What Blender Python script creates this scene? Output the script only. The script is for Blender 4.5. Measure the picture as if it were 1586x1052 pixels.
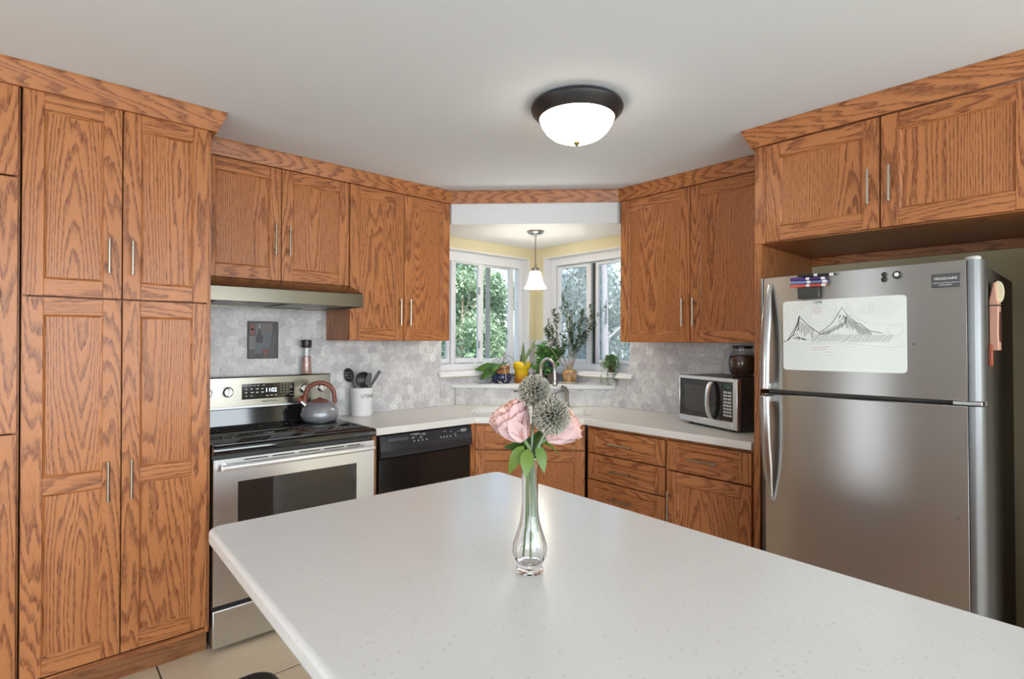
import bpy, math, random
from mathutils import Vector, Matrix
from mathutils.geometry import tessellate_polygon
random.seed(7)
PI = math.pi
sc = bpy.context.scene
for o in list(bpy.data.objects): bpy.data.objects.remove(o)
COL = sc.collection

# ------------------------------------------------------------------ camera
F_PX = 838.47
cd = bpy.data.cameras.new('camera'); cam = bpy.data.objects.new('camera', cd); COL.objects.link(cam)
cd.sensor_fit = 'HORIZONTAL'; cd.sensor_width = 36.0; cd.lens = F_PX*36/1586
cd.clip_start = .02; cd.clip_end = 200
YAW, PITCH, ROLL = [math.radians(a) for a in (48.1416, .1428, -.2492)]
Fw = Vector((math.cos(YAW)*math.cos(PITCH), math.sin(YAW)*math.cos(PITCH), math.sin(PITCH)))
R0 = Vector((math.sin(YAW), -math.cos(YAW), 0)); U0 = R0.cross(Fw)
Rw = R0*math.cos(ROLL) - U0*math.sin(ROLL); Uw = U0*math.cos(ROLL) + R0*math.sin(ROLL)
M = Matrix.Identity(4)
for i in range(3):
    M[i][0] = Rw[i]; M[i][1] = Uw[i]; M[i][2] = -Fw[i]
M[0][3], M[1][3], M[2][3] = 0, 0, 1.40
cam.matrix_world = M
sc.camera = cam

# ------------------------------------------------------------------ world, sun, daylight, exposure
w = bpy.data.worlds.new('sky'); sc.world = w; w.use_nodes = True
wn = w.node_tree.nodes; wl = w.node_tree.links; wn.clear()
wo = wn.new('ShaderNodeOutputWorld'); wb = wn.new('ShaderNodeBackground'); sky = wn.new('ShaderNodeTexSky')
sky.sky_type = 'NISHITA'; sky.sun_disc = False; sky.sun_elevation = math.radians(48); sky.sun_rotation = math.radians(200)
sky.air_density = 1.0; sky.dust_density = 2.5; sky.ozone_density = 1.0
wl.new(sky.outputs[0], wb.inputs[0]); wl.new(wb.outputs[0], wo.inputs[0]); wb.inputs[1].default_value = .55
sl = bpy.data.lights.new('sun', 'SUN'); sl.energy = 5.0; sl.angle = math.radians(1.5); sl.color = (1, .95, .86)
so = bpy.data.objects.new('sun', sl); COL.objects.link(so); so.rotation_euler = Vector((.35, .55, -1)).to_track_quat('-Z', 'Y').to_euler(); so.location = (0, 0, 8)
def area(name, loc, direction, sx, sy, power, color):
    l = bpy.data.lights.new(name, 'AREA'); l.shape = 'RECTANGLE'; l.size = sx; l.size_y = sy; l.energy = power; l.color = color
    o = bpy.data.objects.new(name, l); COL.objects.link(o); o.location = loc
    o.rotation_euler = Vector(direction).to_track_quat('-Z', 'Z' if abs(direction[2]) < .9 else 'Y').to_euler()
    return o
# area lamps as daylight; side and back ones added at unseen, assumed windows
area('daylight_patio', (-3.20, 2.02, 1.15), (1, 0, 0), .62, 2.0, 62, (.84, .93, 1))
area('added_daylight_side', (-3.20, -1.4, 1.35), (1, 0, 0), 2.4, 1.5, 56, (.82, .92, 1))
area('added_daylight_back', (-.9, -3.70, 1.35), (0, 1, 0), 2.6, 1.5, 140, (.80, .91, 1))
area('added_daylight_back_wide', (1.95, -3.70, 1.35), (0, 1, 0), 1.9, 1.5, 80, (.80, .91, 1))
sc.view_settings.view_transform = 'Standard'; sc.view_settings.look = 'None'
sc.view_settings.gamma = 1; sc.view_settings.use_curve_mapping = False
sc.view_settings.exposure = .12

# ------------------------------------------------------------------ materials
def new_mat(name):
    m = bpy.data.materials.new(name); m.use_nodes = True
    nt = m.node_tree; return m, nt, nt.nodes, nt.links, nt.nodes['Principled BSDF']
def setp(b, **k):
    names = {'col': 'Base Color', 'rough': 'Roughness', 'metal': 'Metallic', 'spec': 'Specular IOR Level', 'ior': 'IOR', 'trans': 'Transmission Weight',
             'coat': 'Coat Weight', 'coatr': 'Coat Roughness', 'aniso': 'Anisotropic', 'anisor': 'Anisotropic Rotation', 'emit': 'Emission Color', 'es': 'Emission Strength', 'alpha': 'Alpha', 'sss': 'Subsurface Weight'}
    for a, v in k.items():
        i = b.inputs[names[a]]
        if a in ('col', 'emit') and len(v) == 3: v = (*v, 1)
        i.default_value = v
MATS = {}
def plain(name, col, rough=.5, **k):
    if name in MATS: return MATS[name]
    m, nt, n, l, b = new_mat(name); setp(b, col=col, rough=rough, **k); MATS[name] = m; return m
def N(n, t, **k):
    x = n.new(t)
    for a, v in k.items(): setattr(x, a, v)
    return x
def math_node(n, l, op, a, b=None):
    x = n.new('ShaderNodeMath'); x.operation = op
    for i, v in enumerate((a, b)):
        if v is None: continue
        if isinstance(v, (int, float)): x.inputs[i].default_value = v
        else: l.new(v, x.inputs[i])
    return x.outputs[0]
def ramp(n, l, fac, stops, interp='LINEAR'):
    r = n.new('ShaderNodeValToRGB'); r.color_ramp.interpolation = interp
    e = r.color_ramp.elements
    while len(e) < len(stops): e.new(.5)
    for i, (p, c) in enumerate(stops):
        e[i].position = p; e[i].color = (*c, 1)
    l.new(fac, r.inputs[0]); return r.outputs[0]
def mixc(n, l, fac, a, b, mode='MIX'):
    x = n.new('ShaderNodeMix'); x.data_type = 'RGBA'; x.blend_type = mode
    for i, v in ((0, fac), (6, a), (7, b)):
        if isinstance(v, (int, float)): x.inputs[i].default_value = v
        elif isinstance(v, tuple): x.inputs[i].default_value = (*v, 1)
        else: l.new(v, x.inputs[i])
    return x.outputs[2]
def noise(n, l, vec, scale, detail=2, rough=.5, dist=0):
    x = n.new('ShaderNodeTexNoise'); x.inputs['Scale'].default_value = scale; x.inputs['Detail'].default_value = detail
    x.inputs['Roughness'].default_value = rough; x.inputs['Distortion'].default_value = dist
    if vec is not None: l.new(vec, x.inputs['Vector'])
    return x.outputs[0]
def vmul(n, l, vec, s):
    x = n.new('ShaderNodeVectorMath'); x.operation = 'MULTIPLY'; l.new(vec, x.inputs[0]); x.inputs[1].default_value = s; return x.outputs[0]
def gr_attr(n):
    a = n.new('ShaderNodeAttribute'); a.attribute_name = 'gr'; return a.outputs['Vector']
def tone_attr(n):
    a = n.new('ShaderNodeAttribute'); a.attribute_name = 'tone'; return a.outputs['Fac']

def oak(name, light, mid, dark, rough=.36):
    m, nt, n, l, b = new_mat(name)
    g = gr_attr(n); s = n.new('ShaderNodeSeparateXYZ'); l.new(g, s.inputs[0])
    n1 = noise(n, l, vmul(n, l, g, (1.3, 6, 6)), 1, 2)
    d2 = math_node(n, l, 'ADD', s.outputs[2], math_node(n, l, 'MULTIPLY', math_node(n, l, 'SUBTRACT', n1, .5), .06))
    r = math_node(n, l, 'SQRT', math_node(n, l, 'ADD', math_node(n, l, 'MULTIPLY', s.outputs[1], s.outputs[1]), math_node(n, l, 'MULTIPLY', d2, d2)))
    n2 = noise(n, l, vmul(n, l, g, (16, 95, 95)), 1, 3, .6)
    r = math_node(n, l, 'ADD', r, math_node(n, l, 'MULTIPLY', math_node(n, l, 'SUBTRACT', n2, .5), .0058))
    n4 = noise(n, l, vmul(n, l, g, (.5, 22, 22)), 1, 1)
    r = math_node(n, l, 'ADD', r, math_node(n, l, 'MULTIPLY', n4, .030))
    fr = math_node(n, l, 'FRACT', math_node(n, l, 'DIVIDE', r, .0088))
    ring = ramp(n, l, fr, [(0, (0, 0, 0)), (.40, (.08, .08, .08)), (.66, (.80, .80, .80)), (.86, (1, 1, 1)), (.95, (.1, .1, .1)), (1, (0, 0, 0))])
    pores = noise(n, l, vmul(n, l, g, (20, 520, 520)), 1, 2, .6)
    pr = ramp(n, l, pores, [(.42, (0, 0, 0)), (.60, (1, 1, 1))])
    big = noise(n, l, vmul(n, l, g, (.9, 9, 9)), 1, 1)
    f = math_node(n, l, 'MULTIPLY', ring, math_node(n, l, 'ADD', math_node(n, l, 'MULTIPLY', pr, .62), .36))
    f = math_node(n, l, 'ADD', f, math_node(n, l, 'MULTIPLY', pr, .14))
    base = mixc(n, l, big, light, mid)
    c = mixc(n, l, f, base, dark)
    l.new(c, b.inputs['Base Color'])
    setp(b, rough=rough, spec=.42)
    bp = n.new('ShaderNodeBump'); bp.inputs['Strength'].default_value = .12; bp.inputs['Distance'].default_value = .001
    l.new(math_node(n, l, 'SUBTRACT', 1, f), bp.inputs['Height']); l.new(bp.outputs[0], b.inputs['Normal'])
    MATS[name] = m; return m
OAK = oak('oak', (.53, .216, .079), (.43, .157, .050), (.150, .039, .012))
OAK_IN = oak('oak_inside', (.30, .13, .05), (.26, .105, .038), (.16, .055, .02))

def steel(name, col=(.43, .415, .40), rough=.36, aniso=.95, streak=.05):
    m, nt, n, l, b = new_mat(name); setp(b, col=col, metal=1, rough=rough, aniso=aniso, anisor=.25)
    t = n.new('ShaderNodeTangent'); t.direction_type = 'RADIAL'; t.axis = 'Z'; l.new(t.outputs[0], b.inputs['Tangent'])
    tc = n.new('ShaderNodeTexCoord')
    ns = noise(n, l, vmul(n, l, tc.outputs['Object'], (6, 6, 900)), 1, 2)
    l.new(math_node(n, l, 'ADD', math_node(n, l, 'MULTIPLY', math_node(n, l, 'SUBTRACT', ns, .5), streak), rough), b.inputs['Roughness'])
    MATS[name] = m; return m
STEEL = steel('brushed_steel')
STEEL_L = steel('brushed_steel_bright', (.66, .66, .655), .32, .6)
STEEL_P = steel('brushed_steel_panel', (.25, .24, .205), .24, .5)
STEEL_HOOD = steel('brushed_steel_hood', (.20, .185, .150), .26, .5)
NICKEL = plain('satin_nickel', (.40, .36, .30), .28, metal=1)
CHROME = plain('chrome', (.75, .75, .76), .12, metal=1)
FAUCET = plain('faucet_nickel', (.46, .43, .39), .25, metal=1)
BLACK_GL = plain('black_gloss', (.012, .011, .011), .06, spec=.6)
BLACK = plain('black_plastic', (.018, .017, .017), .32)
BLACK_SATIN = plain('black_satin', (.03, .029, .028), .42)
DARK_GAP = plain('shadow_gap', (.02, .012, .008), .8)
BRONZE = plain('dark_bronze', (.022, .021, .022), .36, spec=.5)
CEIL = plain('ceiling_paint', (.70, .75, .81), .9)
SOFFIT = plain('soffit_paint', (.72, .73, .74), .9)
GREIGE = plain('greige_paint', (.46, .47, .49), .85)
WHITE_TRIM = plain('white_trim', (.70, .70, .71), .45)
VINYL = plain('white_vinyl', (.68, .69, .72), .4)
WHITE_PL = plain('white_plastic', (.78, .78, .76), .35)
SCREEN_GREY = plain('screen_frame', (.30, .32, .34), .5)
DARK_TRACK = plain('dark_track', (.05, .06, .055), .6)
m, nt, n, l, b = new_mat('yellow_paint'); tc = n.new('ShaderNodeTexCoord')
l.new(mixc(n, l, noise(n, l, tc.outputs['Object'], 3, 2), (.60, .53, .34), (.64, .57, .37)), b.inputs['Base Color']); setp(b, rough=.85)
YELLOW = MATS['yellow_paint'] = m
# quartz worktop
def quartz(name, base, rough):
    m, nt, n, l, b = new_mat(name); tc = n.new('ShaderNodeTexCoord')
    v1 = N(n, 'ShaderNodeTexVoronoi'); v1.inputs['Scale'].default_value = 95; l.new(tc.outputs['Object'], v1.inputs['Vector'])
    v2 = N(n, 'ShaderNodeTexVoronoi'); v2.inputs['Scale'].default_value = 62; l.new(tc.outputs['Object'], v2.inputs['Vector'])
    s1 = n.new('ShaderNodeSeparateColor'); l.new(v1.outputs['Color'], s1.inputs[0])
    s2 = n.new('ShaderNodeSeparateColor'); l.new(v2.outputs['Color'], s2.inputs[0])
    d1 = math_node(n, l, 'MULTIPLY', math_node(n, l, 'LESS_THAN', v1.outputs['Distance'], .27), math_node(n, l, 'GREATER_THAN', s1.outputs[0], .86))
    d2 = math_node(n, l, 'MULTIPLY', math_node(n, l, 'LESS_THAN', v2.outputs['Distance'], .16), math_node(n, l, 'GREATER_THAN', s2.outputs[1], .84))
    c = mixc(n, l, noise(n, l, tc.outputs['Object'], 6, 3), base, tuple(x*.95 for x in base))
    c = mixc(n, l, math_node(n, l, 'MULTIPLY', d1, .35), c, (.50, .47, .44))
    c = mixc(n, l, math_node(n, l, 'MULTIPLY', d2, .38), c, (.45, .40, .38))
    l.new(c, b.inputs['Base Color']); setp(b, rough=rough, spec=.5); MATS[name] = m; return m
QUARTZ = quartz('white_quartz', (.74, .73, .72), .22)
SOLID = quartz('white_worktop', (.76, .74, .70), .30)
SINK_W = plain('white_sink', (.80, .79, .76), .22)
# marble hexagons
m, nt, n, l, b = new_mat('marble_hex')
g = gr_attr(n); t = tone_attr(n)
vn = noise(n, l, g, 11, 5, .65, .9)
vein = ramp(n, l, vn, [(.43, (0, 0, 0)), (.495, (1, 1, 1)), (.505, (1, 1, 1)), (.56, (0, 0, 0))])
cl = noise(n, l, g, 6, 3)
c = mixc(n, l, t, (.73, .72, .71), (.47, .46, .485))
c = mixc(n, l, math_node(n, l, 'MULTIPLY', ramp(n, l, cl, [(.36, (0, 0, 0)), (.66, (1, 1, 1))]), .60), c, (.47, .46, .48))
c = mixc(n, l, math_node(n, l, 'MULTIPLY', vein, .40), c, (.36, .345, .36))
l.new(c, b.inputs['Base Color']); setp(b, rough=.34)
HEX = MATS['marble_hex'] = m
GROUT = plain('grout', (.74, .73, .72), .9)
# floor tile
m, nt, n, l, b = new_mat('travertine_tile')
g = gr_attr(n); t = tone_attr(n)
c = mixc(n, l, noise(n, l, g, 5, 4, .6, .6), (.72, .60, .42), (.58, .45, .29))
c = mixc(n, l, math_node(n, l, 'MULTIPLY', t, .4), c, (.66, .52, .38))
l.new(c, b.inputs['Base Color']); setp(b, rough=.35); TILE_FLOOR = MATS['travertine_tile'] = m
FLOOR_GROUT = plain('floor_grout', (.10, .08, .055), .9)
# glass
def thin_glass(name, tint=(1, 1, 1), refl=1.0):
    m = bpy.data.materials.new(name); m.use_nodes = True; nt = m.node_tree; n, l = nt.nodes, nt.links; n.clear()
    out = n.new('ShaderNodeOutputMaterial'); mx = n.new('ShaderNodeMixShader'); tr = n.new('ShaderNodeBsdfTransparent'); gl = n.new('ShaderNodeBsdfGlossy'); fr = n.new('ShaderNodeFresnel')
    fr.inputs[0].default_value = 1.45; tr.inputs[0].default_value = (*tint, 1); gl.inputs['Roughness'].default_value = .02
    geo = n.new('ShaderNodeNewGeometry')   # only the outer face of a pane reflects
    l.new(math_node(n, l, 'MULTIPLY', math_node(n, l, 'MULTIPLY', fr.outputs[0], refl), math_node(n, l, 'SUBTRACT', 1, geo.outputs['Backfacing'])), mx.inputs[0]); l.new(tr.outputs[0], mx.inputs[1]); l.new(gl.outputs[0], mx.inputs[2]); l.new(mx.outputs[0], out.inputs[0])
    MATS[name] = m; return m
PANE = thin_glass('window_glass', (.96, .98, .98))
THIN = thin_glass('thin_clear_glass', (.95, .96, .96), 1.6)
m = bpy.data.materials.new('insect_screen'); m.use_nodes = True; nt = m.node_tree; n, l = nt.nodes, nt.links; n.clear()
out = n.new('ShaderNodeOutputMaterial'); mx = n.new('ShaderNodeMixShader'); tr = n.new('ShaderNodeBsdfTransparent'); df = n.new('ShaderNodeBsdfDiffuse')
df.inputs[0].default_value = (.55, .62, .70, 1); mx.inputs[0].default_value = .27
l.new(tr.outputs[0], mx.inputs[1]); l.new(df.outputs[0], mx.inputs[2]); l.new(mx.outputs[0], out.inputs[0]); SCREEN = MATS['insect_screen'] = m
VASE = plain('vase_glass', (1, 1, 1), .0, trans=1, ior=1.45)
def emis(name, col, es, base=(.9, .88, .82)):
    return plain(name, base, .4, emit=col, es=es)
BOWL = emis('lit_alabaster_glass', (1, .90, .74), 9.0)
SHADE = emis('lit_frosted_shade', (1, .92, .78), 38.0)
DIGIT = emis('lit_digits', (.62, .78, 1), 3.0)
GREEN_DIGIT = emis('green_digits', (.1, .5, .18), .35, (.02, .05, .03))
def leafy(name, c1, c2, rough=.45, trans=.25, scale=60):
    m, nt, n, l, b = new_mat(name); t = tone_attr(n)
    c = mixc(n, l, t, c1, c2); l.new(c, b.inputs['Base Color']); setp(b, rough=rough)
    tb = n.new('ShaderNodeBsdfTranslucent'); l.new(c, tb.inputs[0]); mx = n.new('ShaderNodeMixShader'); mx.inputs[0].default_value = trans
    l.new(b.outputs[0], mx.inputs[1]); l.new(tb.outputs[0], mx.inputs[2]); l.new(mx.outputs[0], n['Material Output'].inputs[0])
    MATS[name] = m; return m
def speckle(name, c1, c2, scale, rough=.4, lo=.45, hi=.6):
    m, nt, n, l, b = new_mat(name); tc = n.new('ShaderNodeTexCoord')
    f = ramp(n, l, noise(n, l, tc.outputs['Object'], scale, 3), [(lo, (0, 0, 0)), (hi, (1, 1, 1))])
    l.new(mixc(n, l, f, c1, c2), b.inputs['Base Color']); setp(b, rough=rough); MATS[name] = m; return m
LEATHER = plain('black_leather', (.014, .013, .013), .30)

# ------------------------------------------------------------------ mesh builder
class MB:
    def __init__(s): s.v = []; s.f = []; s.g = []; s.t = []; s.m = []; s.T = None
    def add(s, vs, fs, gr=None, tone=0.0, mi=0):
        o = len(s.v)
        for i, p in enumerate(vs):
            p = Vector(p)
            s.g.append(tuple(gr[i]) if gr else tuple(p)); s.t.append(tone[i] if isinstance(tone, (list, tuple)) else tone)
            s.v.append(tuple(s.T @ p) if s.T else tuple(p))
        for f in fs: s.f.append(tuple(o+i for i in f)); s.m.append(mi)
        return s
    def grain(s, vs, axis):
        a = 'xyz'.index(axis); ext = [max(v[i] for v in vs)-min(v[i] for v in vs) for i in range(3)]
        oth = sorted([i for i in range(3) if i != a], key=lambda i: -ext[i]); b_, c_ = oth
        ctr = [(max(v[i] for v in vs)+min(v[i] for v in vs))/2 for i in range(3)]
        wd = ext[b_]
        v0 = random.uniform(-.30, .30)*max(wd, .05) + random.choice((0, 0, .05, -.06)); d0 = random.choice((.0, .02, .05, .12)); k = random.choice((-1, 1))*random.uniform(.02, .07); u0 = random.uniform(0, 40)
        return [(v[a]-ctr[a]+u0, v[b_]-ctr[b_]-v0, d0+.06+k*(v[a]-ctr[a])+(v[c_]-ctr[c_])) for v in vs]
    BF = [(0, 3, 2, 1), (4, 5, 6, 7), (0, 1, 5, 4), (1, 2, 6, 5), (2, 3, 7, 6), (3, 0, 4, 7)]
    def box(s, x0, x1, y0, y1, z0, z1, axis=None, tone=0.0, mi=0):
        vs = [(x0, y0, z0), (x1, y0, z0), (x1, y1, z0), (x0, y1, z0), (x0, y0, z1), (x1, y0, z1), (x1, y1, z1), (x0, y1, z1)]
        return s.add(vs, s.BF, s.grain(vs, axis) if axis else None, tone, mi)
    def prism(s, poly, h0, h1, axis='z', grain=None, tone=0.0, mi=0):   # 2-D polygon extruded along an axis
        n = len(poly)
        def P(p, h): return {'z': (p[0], p[1], h), 'x': (h, p[0], p[1]), 'y': (p[0], h, p[1])}[axis]
        vs = [P(p, h0) for p in poly] + [P(p, h1) for p in poly]
        fs = [tuple(range(n)), tuple(range(2*n-1, n-1, -1))] + [(i, i+n, (i+1) % n+n, (i+1) % n) for i in range(n)]
        if axis == 'z': fs = [tuple(reversed(f)) for f in fs]
        if axis == 'x': fs = [tuple(reversed(f)) for f in fs]
        return s.add(vs, fs, s.grain(vs, grain) if grain else None, tone, mi)
    def lathe(s, prof, cx=0, cy=0, seg=32, cz=0, rib=None, tone=0.0):
        vs = []; n = len(prof)
        for j in range(seg):
            a = 2*PI*j/seg
            for i, (r, z) in enumerate(prof):
                rr = r*(rib(a, i) if rib else 1); vs.append((cx+rr*math.cos(a), cy+rr*math.sin(a), cz+z))
        fs = []
        for j in range(seg):
            k = (j+1) % seg
            for i in range(n-1): fs.append((j*n+i, k*n+i, k*n+i+1, j*n+i+1))
        o = len(vs)
        for i, flip in ((0, True), (n-1, False)):
            if prof[i][0] > 1e-5:
                f = tuple(j*n+i for j in range(seg)); fs.append(tuple(reversed(f)) if flip else f)
        return s.add(vs, fs, None, tone)
    def tube(s, pts, r, seg=8, caps=True, tone=0.0, closed=False):
        pts = [Vector(p) for p in pts]; n = len(pts); rr = r if isinstance(r, (list, tuple)) else [r]*n
        vs = []; up = None
        for i, p in enumerate(pts):
            d = (pts[min(i+1, n-1)]-pts[max(i-1, 0)])
            if d.length < 1e-9: d = Vector((0, 0, 1))
            d.normalize()
            if up is None: up = Vector((0, 0, 1)) if abs(d.z) < .9 else Vector((1, 0, 0))
            a = d.cross(up)
            if a.length < 1e-4: a = d.cross(Vector((.3, 1, .2)))
            a.normalize(); up = a.cross(d)
            for j in range(seg):
                t = 2*PI*j/seg; vs.append(p + a*math.cos(t)*rr[i] + up*math.sin(t)*rr[i])
        fs = [(i*seg+j, i*seg+(j+1) % seg, (i+1)*seg+(j+1) % seg, (i+1)*seg+j) for i in range(n-1) for j in range(seg)]
        if caps: fs += [tuple(range(seg-1, -1, -1)), tuple((n-1)*seg+j for j in range(seg))]
        return s.add(vs, fs, None, tone)
    def ball(s, c, rx, ry=None, rz=None, seg=16, rings=10, tone=0.0):
        ry = ry or rx; rz = rz or rx
        prof = [(math.sin(PI*i/rings), -math.cos(PI*i/rings)) for i in range(rings+1)]
        vs = []
        for j in range(seg):
            a = 2*PI*j/seg
            for r, z in prof: vs.append((c[0]+rx*r*math.cos(a), c[1]+ry*r*math.sin(a), c[2]+rz*z))
        n = rings+1
        return s.add(vs, [(j*n+i, ((j+1) % seg)*n+i, ((j+1) % seg)*n+i+1, j*n+i+1) for j in range(seg) for i in range(rings)], None, tone)
    def wedge(s, p0, p1, p2, vec, grain):       # triangular strip
        vs = [Vector(p) for p in (p0, p1, p2)]; vs += [p+Vector(vec) for p in vs]
        return s.add(vs, [(0, 1, 2), (5, 4, 3), (0, 3, 4, 1), (1, 4, 5, 2), (2, 5, 3, 0)], s.grain(vs, grain))
    def leaf(s, base, d, up, L, W, droop=.3, seg=4, fold=.25, tip=.0, tone=None):
        base = Vector(base); d = Vector(d).normalized(); up = Vector(up); side = d.cross(up)
        if side.length < 1e-3: side = d.cross(Vector((.31, .7, .2)))
        side.normalize(); nrm = side.cross(d)
        vs = []
        for i in range(seg+1):
            t = i/seg; wd = W*.5*(math.sin(PI*min(1, t**.75*.97+.03))+tip*(1-t))
            c = base + d*L*t - nrm*L*droop*t*t
            vs += [c-side*wd+nrm*wd*fold, c, c+side*wd+nrm*wd*fold]
        fs = []
        for i in range(seg):
            a = i*3; fs += [(a, a+1, a+4, a+3), (a+1, a+2, a+5, a+4)]
        return s.add(vs, fs, None, random.random() if tone is None else tone)
def text_geo(txt, size):
    cu = bpy.data.curves.new('lettering', 'FONT'); cu.body = txt; cu.size = size; cu.align_x = 'CENTER'; cu.align_y = 'CENTER'; cu.resolution_u = 3
    o = bpy.data.objects.new('lettering', cu); COL.objects.link(o)
    me = bpy.data.meshes.new_from_object(o.evaluated_get(bpy.context.evaluated_depsgraph_get()))
    vs = [v.co.copy() for v in me.vertices]; fs = [tuple(p.vertices) for p in me.polygons]
    bpy.data.objects.remove(o); bpy.data.curves.remove(cu); bpy.data.meshes.remove(me)
    return vs, fs
def add_text(mb, txt, size, fn, sx=1.0):
    vs, fs = text_geo(txt, size); mb.add([fn(v.x*sx, v.y) for v in vs], fs)
def make(name, mb, mats, parent=None, bevel=0, smooth=35, label=None, solid=0, seg=1):
    me = bpy.data.meshes.new(name); me.from_pydata(mb.v, [], mb.f); me.update()
    a = me.attributes.new('gr', 'FLOAT_VECTOR', 'POINT'); a.data.foreach_set('vector', [c for g in mb.g for c in g])
    a = me.attributes.new('tone', 'FLOAT', 'POINT'); a.data.foreach_set('value', mb.t)
    for m_ in (mats if isinstance(mats, (list, tuple)) else [mats]): me.materials.append(m_)
    if any(mb.m): me.polygons.foreach_set('material_index', mb.m)
    if smooth:
        me.shade_smooth(); me.set_sharp_from_angle(angle=math.radians(smooth))
    o = bpy.data.objects.new(name, me); COL.objects.link(o)
    if parent: o.parent = parent
    if bevel:
        b_ = o.modifiers.new('bevel', 'BEVEL'); b_.width = bevel; b_.segments = seg; b_.limit_method = 'ANGLE'; b_.angle_limit = math.radians(40)
    if label: o['label'] = label
    return o
def tag(o, label, cat, group=None):
    o['label'] = label; o['category'] = cat
    if group: o['group'] = group
    return o
def thing(name, label, cat, loc=(0, 0, 0), rot=(0, 0, 0), group=None):
    o = bpy.data.objects.new(name, None); COL.objects.link(o); o.location = loc; o.rotation_euler = rot; o.empty_display_size = .05
    return tag(o, label, cat, group)
def solo(name, mb, mats, label, cat, loc=(0, 0, 0), rot=(0, 0, 0), group=None, **k):
    o = make(name, mb, mats, None, **k); o.location = loc; o.rotation_euler = rot; return tag(o, label, cat, group)
def struct(name, mb, mats, loc=(0, 0, 0), rot=(0, 0, 0), **k):
    o = make(name, mb, mats, None, **k); o['kind'] = 'structure'; o.location = loc; o.rotation_euler = rot; return o
RIGHT = (0, 0, -PI/2); DIAG = (0, 0, -PI/4)

# ------------------------------------------------------------------ room shell
XW, YW, ZC = 3.25, 3.34, 2.406
XL, YB = -3.0, -3.5
# floor: tiles bedded on grout
mb = MB(); mb.box(XL, XW, YB, YW, -.12, -.002)
struct('floor', mb, FLOOR_GROUT)
mb = MB(); S = .505
for i in range(-8, 8):
    for j in range(-14, 4):
        x0, x1 = .42+i*S+.003, .42+(i+1)*S-.003; y0, y1 = 2.35+j*S+.003, 2.35+(j+1)*S-.003
        x0, x1, y0, y1 = max(x0, XL), min(x1, XW), max(y0, YB), min(y1, YW)
        if x1-x0 < .02 or y1-y0 < .02: continue
        o = random.uniform(0, 30)
        vs = [(x0, y0, -.002), (x1, y0, -.002), (x1, y1, -.002), (x0, y1, -.002), (x0, y0, 0), (x1, y0, 0), (x1, y1, 0), (x0, y1, 0)]
        mb.add(vs, MB.BF, [(v[0]+o, v[1], v[2]) for v in vs], random.random())
struct('floor_tiles', mb, TILE_FLOOR, bevel=.001)
mb = MB(); mb.box(XL-.15, XW+.15, YB-.15, YW+.15, ZC, ZC+.15); struct('ceiling', mb, CEIL)
def wall_with_holes(name, axis, c0, c1, a0, a1, holes, mat):
    mb = MB(); zs = sorted({0.0, ZC, *[h[2] for h in holes], *[h[3] for h in holes]}); xs = sorted({a0, a1, *[h[0] for h in holes], *[h[1] for h in holes]})
    for i in range(len(xs)-1):
        for j in range(len(zs)-1):
            mx, mz = (xs[i]+xs[i+1])/2, (zs[j]+zs[j+1])/2
            if any(h[0] < mx < h[1] and h[2] < mz < h[3] for h in holes): continue
            if axis == 'y': mb.box(xs[i], xs[i+1], c0, c1, zs[j], zs[j+1])
            else: mb.box(c0, c1, xs[i], xs[i+1], zs[j], zs[j+1])
    return struct(name, mb, mat, smooth=0)
WL = (2.28, 3.19, 1.150, 2.10); WR = (2.34, 3.233, 1.150, 2.10)
wall_with_holes('wall_left', 'y', YW, YW+.15, XL, XW+.15, [WL], YELLOW)
wall_with_holes('wall_right', 'x', XW, XW+.15, YB, YW, [WR], YELLOW)
wall_with_holes('wall_back', 'y', YB-.15, YB, XL-.15, XW+.15, [(-2.2, .4, .6, 2.1), (1.0, 2.9, .6, 2.1)], GREIGE)
wall_with_holes('wall_side', 'x', XL-.15, XL, YB, YW+.15, [(1.65, 2.40, .1, 2.15), (-2.6, -.2, .6, 2.1)], GREIGE)
mb = MB(); mb.prism([(2.132, 3.335), (2.132, 2.996), (2.908, 2.208), (3.245, 2.208), (3.245, 3.335)], 2.184, ZC-.001); struct('ceiling_soffit', mb, SOFFIT, smooth=0)

# --- crown moulding
def crown(name, path, prof):
    mb = MB(); P = [Vector((*p, 0)) for p in path]; n = len(P); offs = []
    for i in range(n):
        ns = []
        if i > 0: d = (P[i]-P[i-1]).normalized(); ns.append(Vector((d.y, -d.x, 0)))
        if i < n-1: d = (P[i+1]-P[i]).normalized(); ns.append(Vector((d.y, -d.x, 0)))
        m_ = sum(ns, Vector()); m_.normalize(); offs.append(m_/max(.3, m_.dot(ns[0])))
    k = len(prof)
    for i in range(n-1):
        vs = []; g = []; d = (P[i+1]-P[i]); L = d.length; o = random.uniform(0, 30); q = random.uniform(-.02, .02)
        for e in (0, 1):
            for (a, z) in prof: vs.append(P[i+e]+offs[i+e]*a+Vector((0, 0, z))); g.append((o+L*e, z-2.37+q, .09+.09*L*e+a))
        fs = [(j, (j+1) % k, (j+1) % k+k, j+k) for j in range(k)] + [tuple(range(k-1, -1, -1)), tuple(range(k, 2*k))]
        mb.add(vs, fs, g)
    return struct(name, mb, OAK, smooth=0)
PROF = [(0.0, 2.322), (.014, 2.322), (.046, 2.394), (.046, ZC-.001), (0.0, ZC-.001)]
crown('trim_1', [(-1.2, 2.675), (.612, 2.675), (.612, 3.003)], PROF)
PROF2 = [(0.0, 2.322), (.012, 2.322), (.024, 2.396), (.024, ZC-.001), (0.0, ZC-.001)]
crown('trim_2', [(.615, 3.003), (2.128, 3.003), (2.922, 2.202), (2.922, 1.150)], PROF2)
crown('trim_3', [(2.922, 1.150), (2.579, 1.150), (2.579, .075)], PROF)

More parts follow.
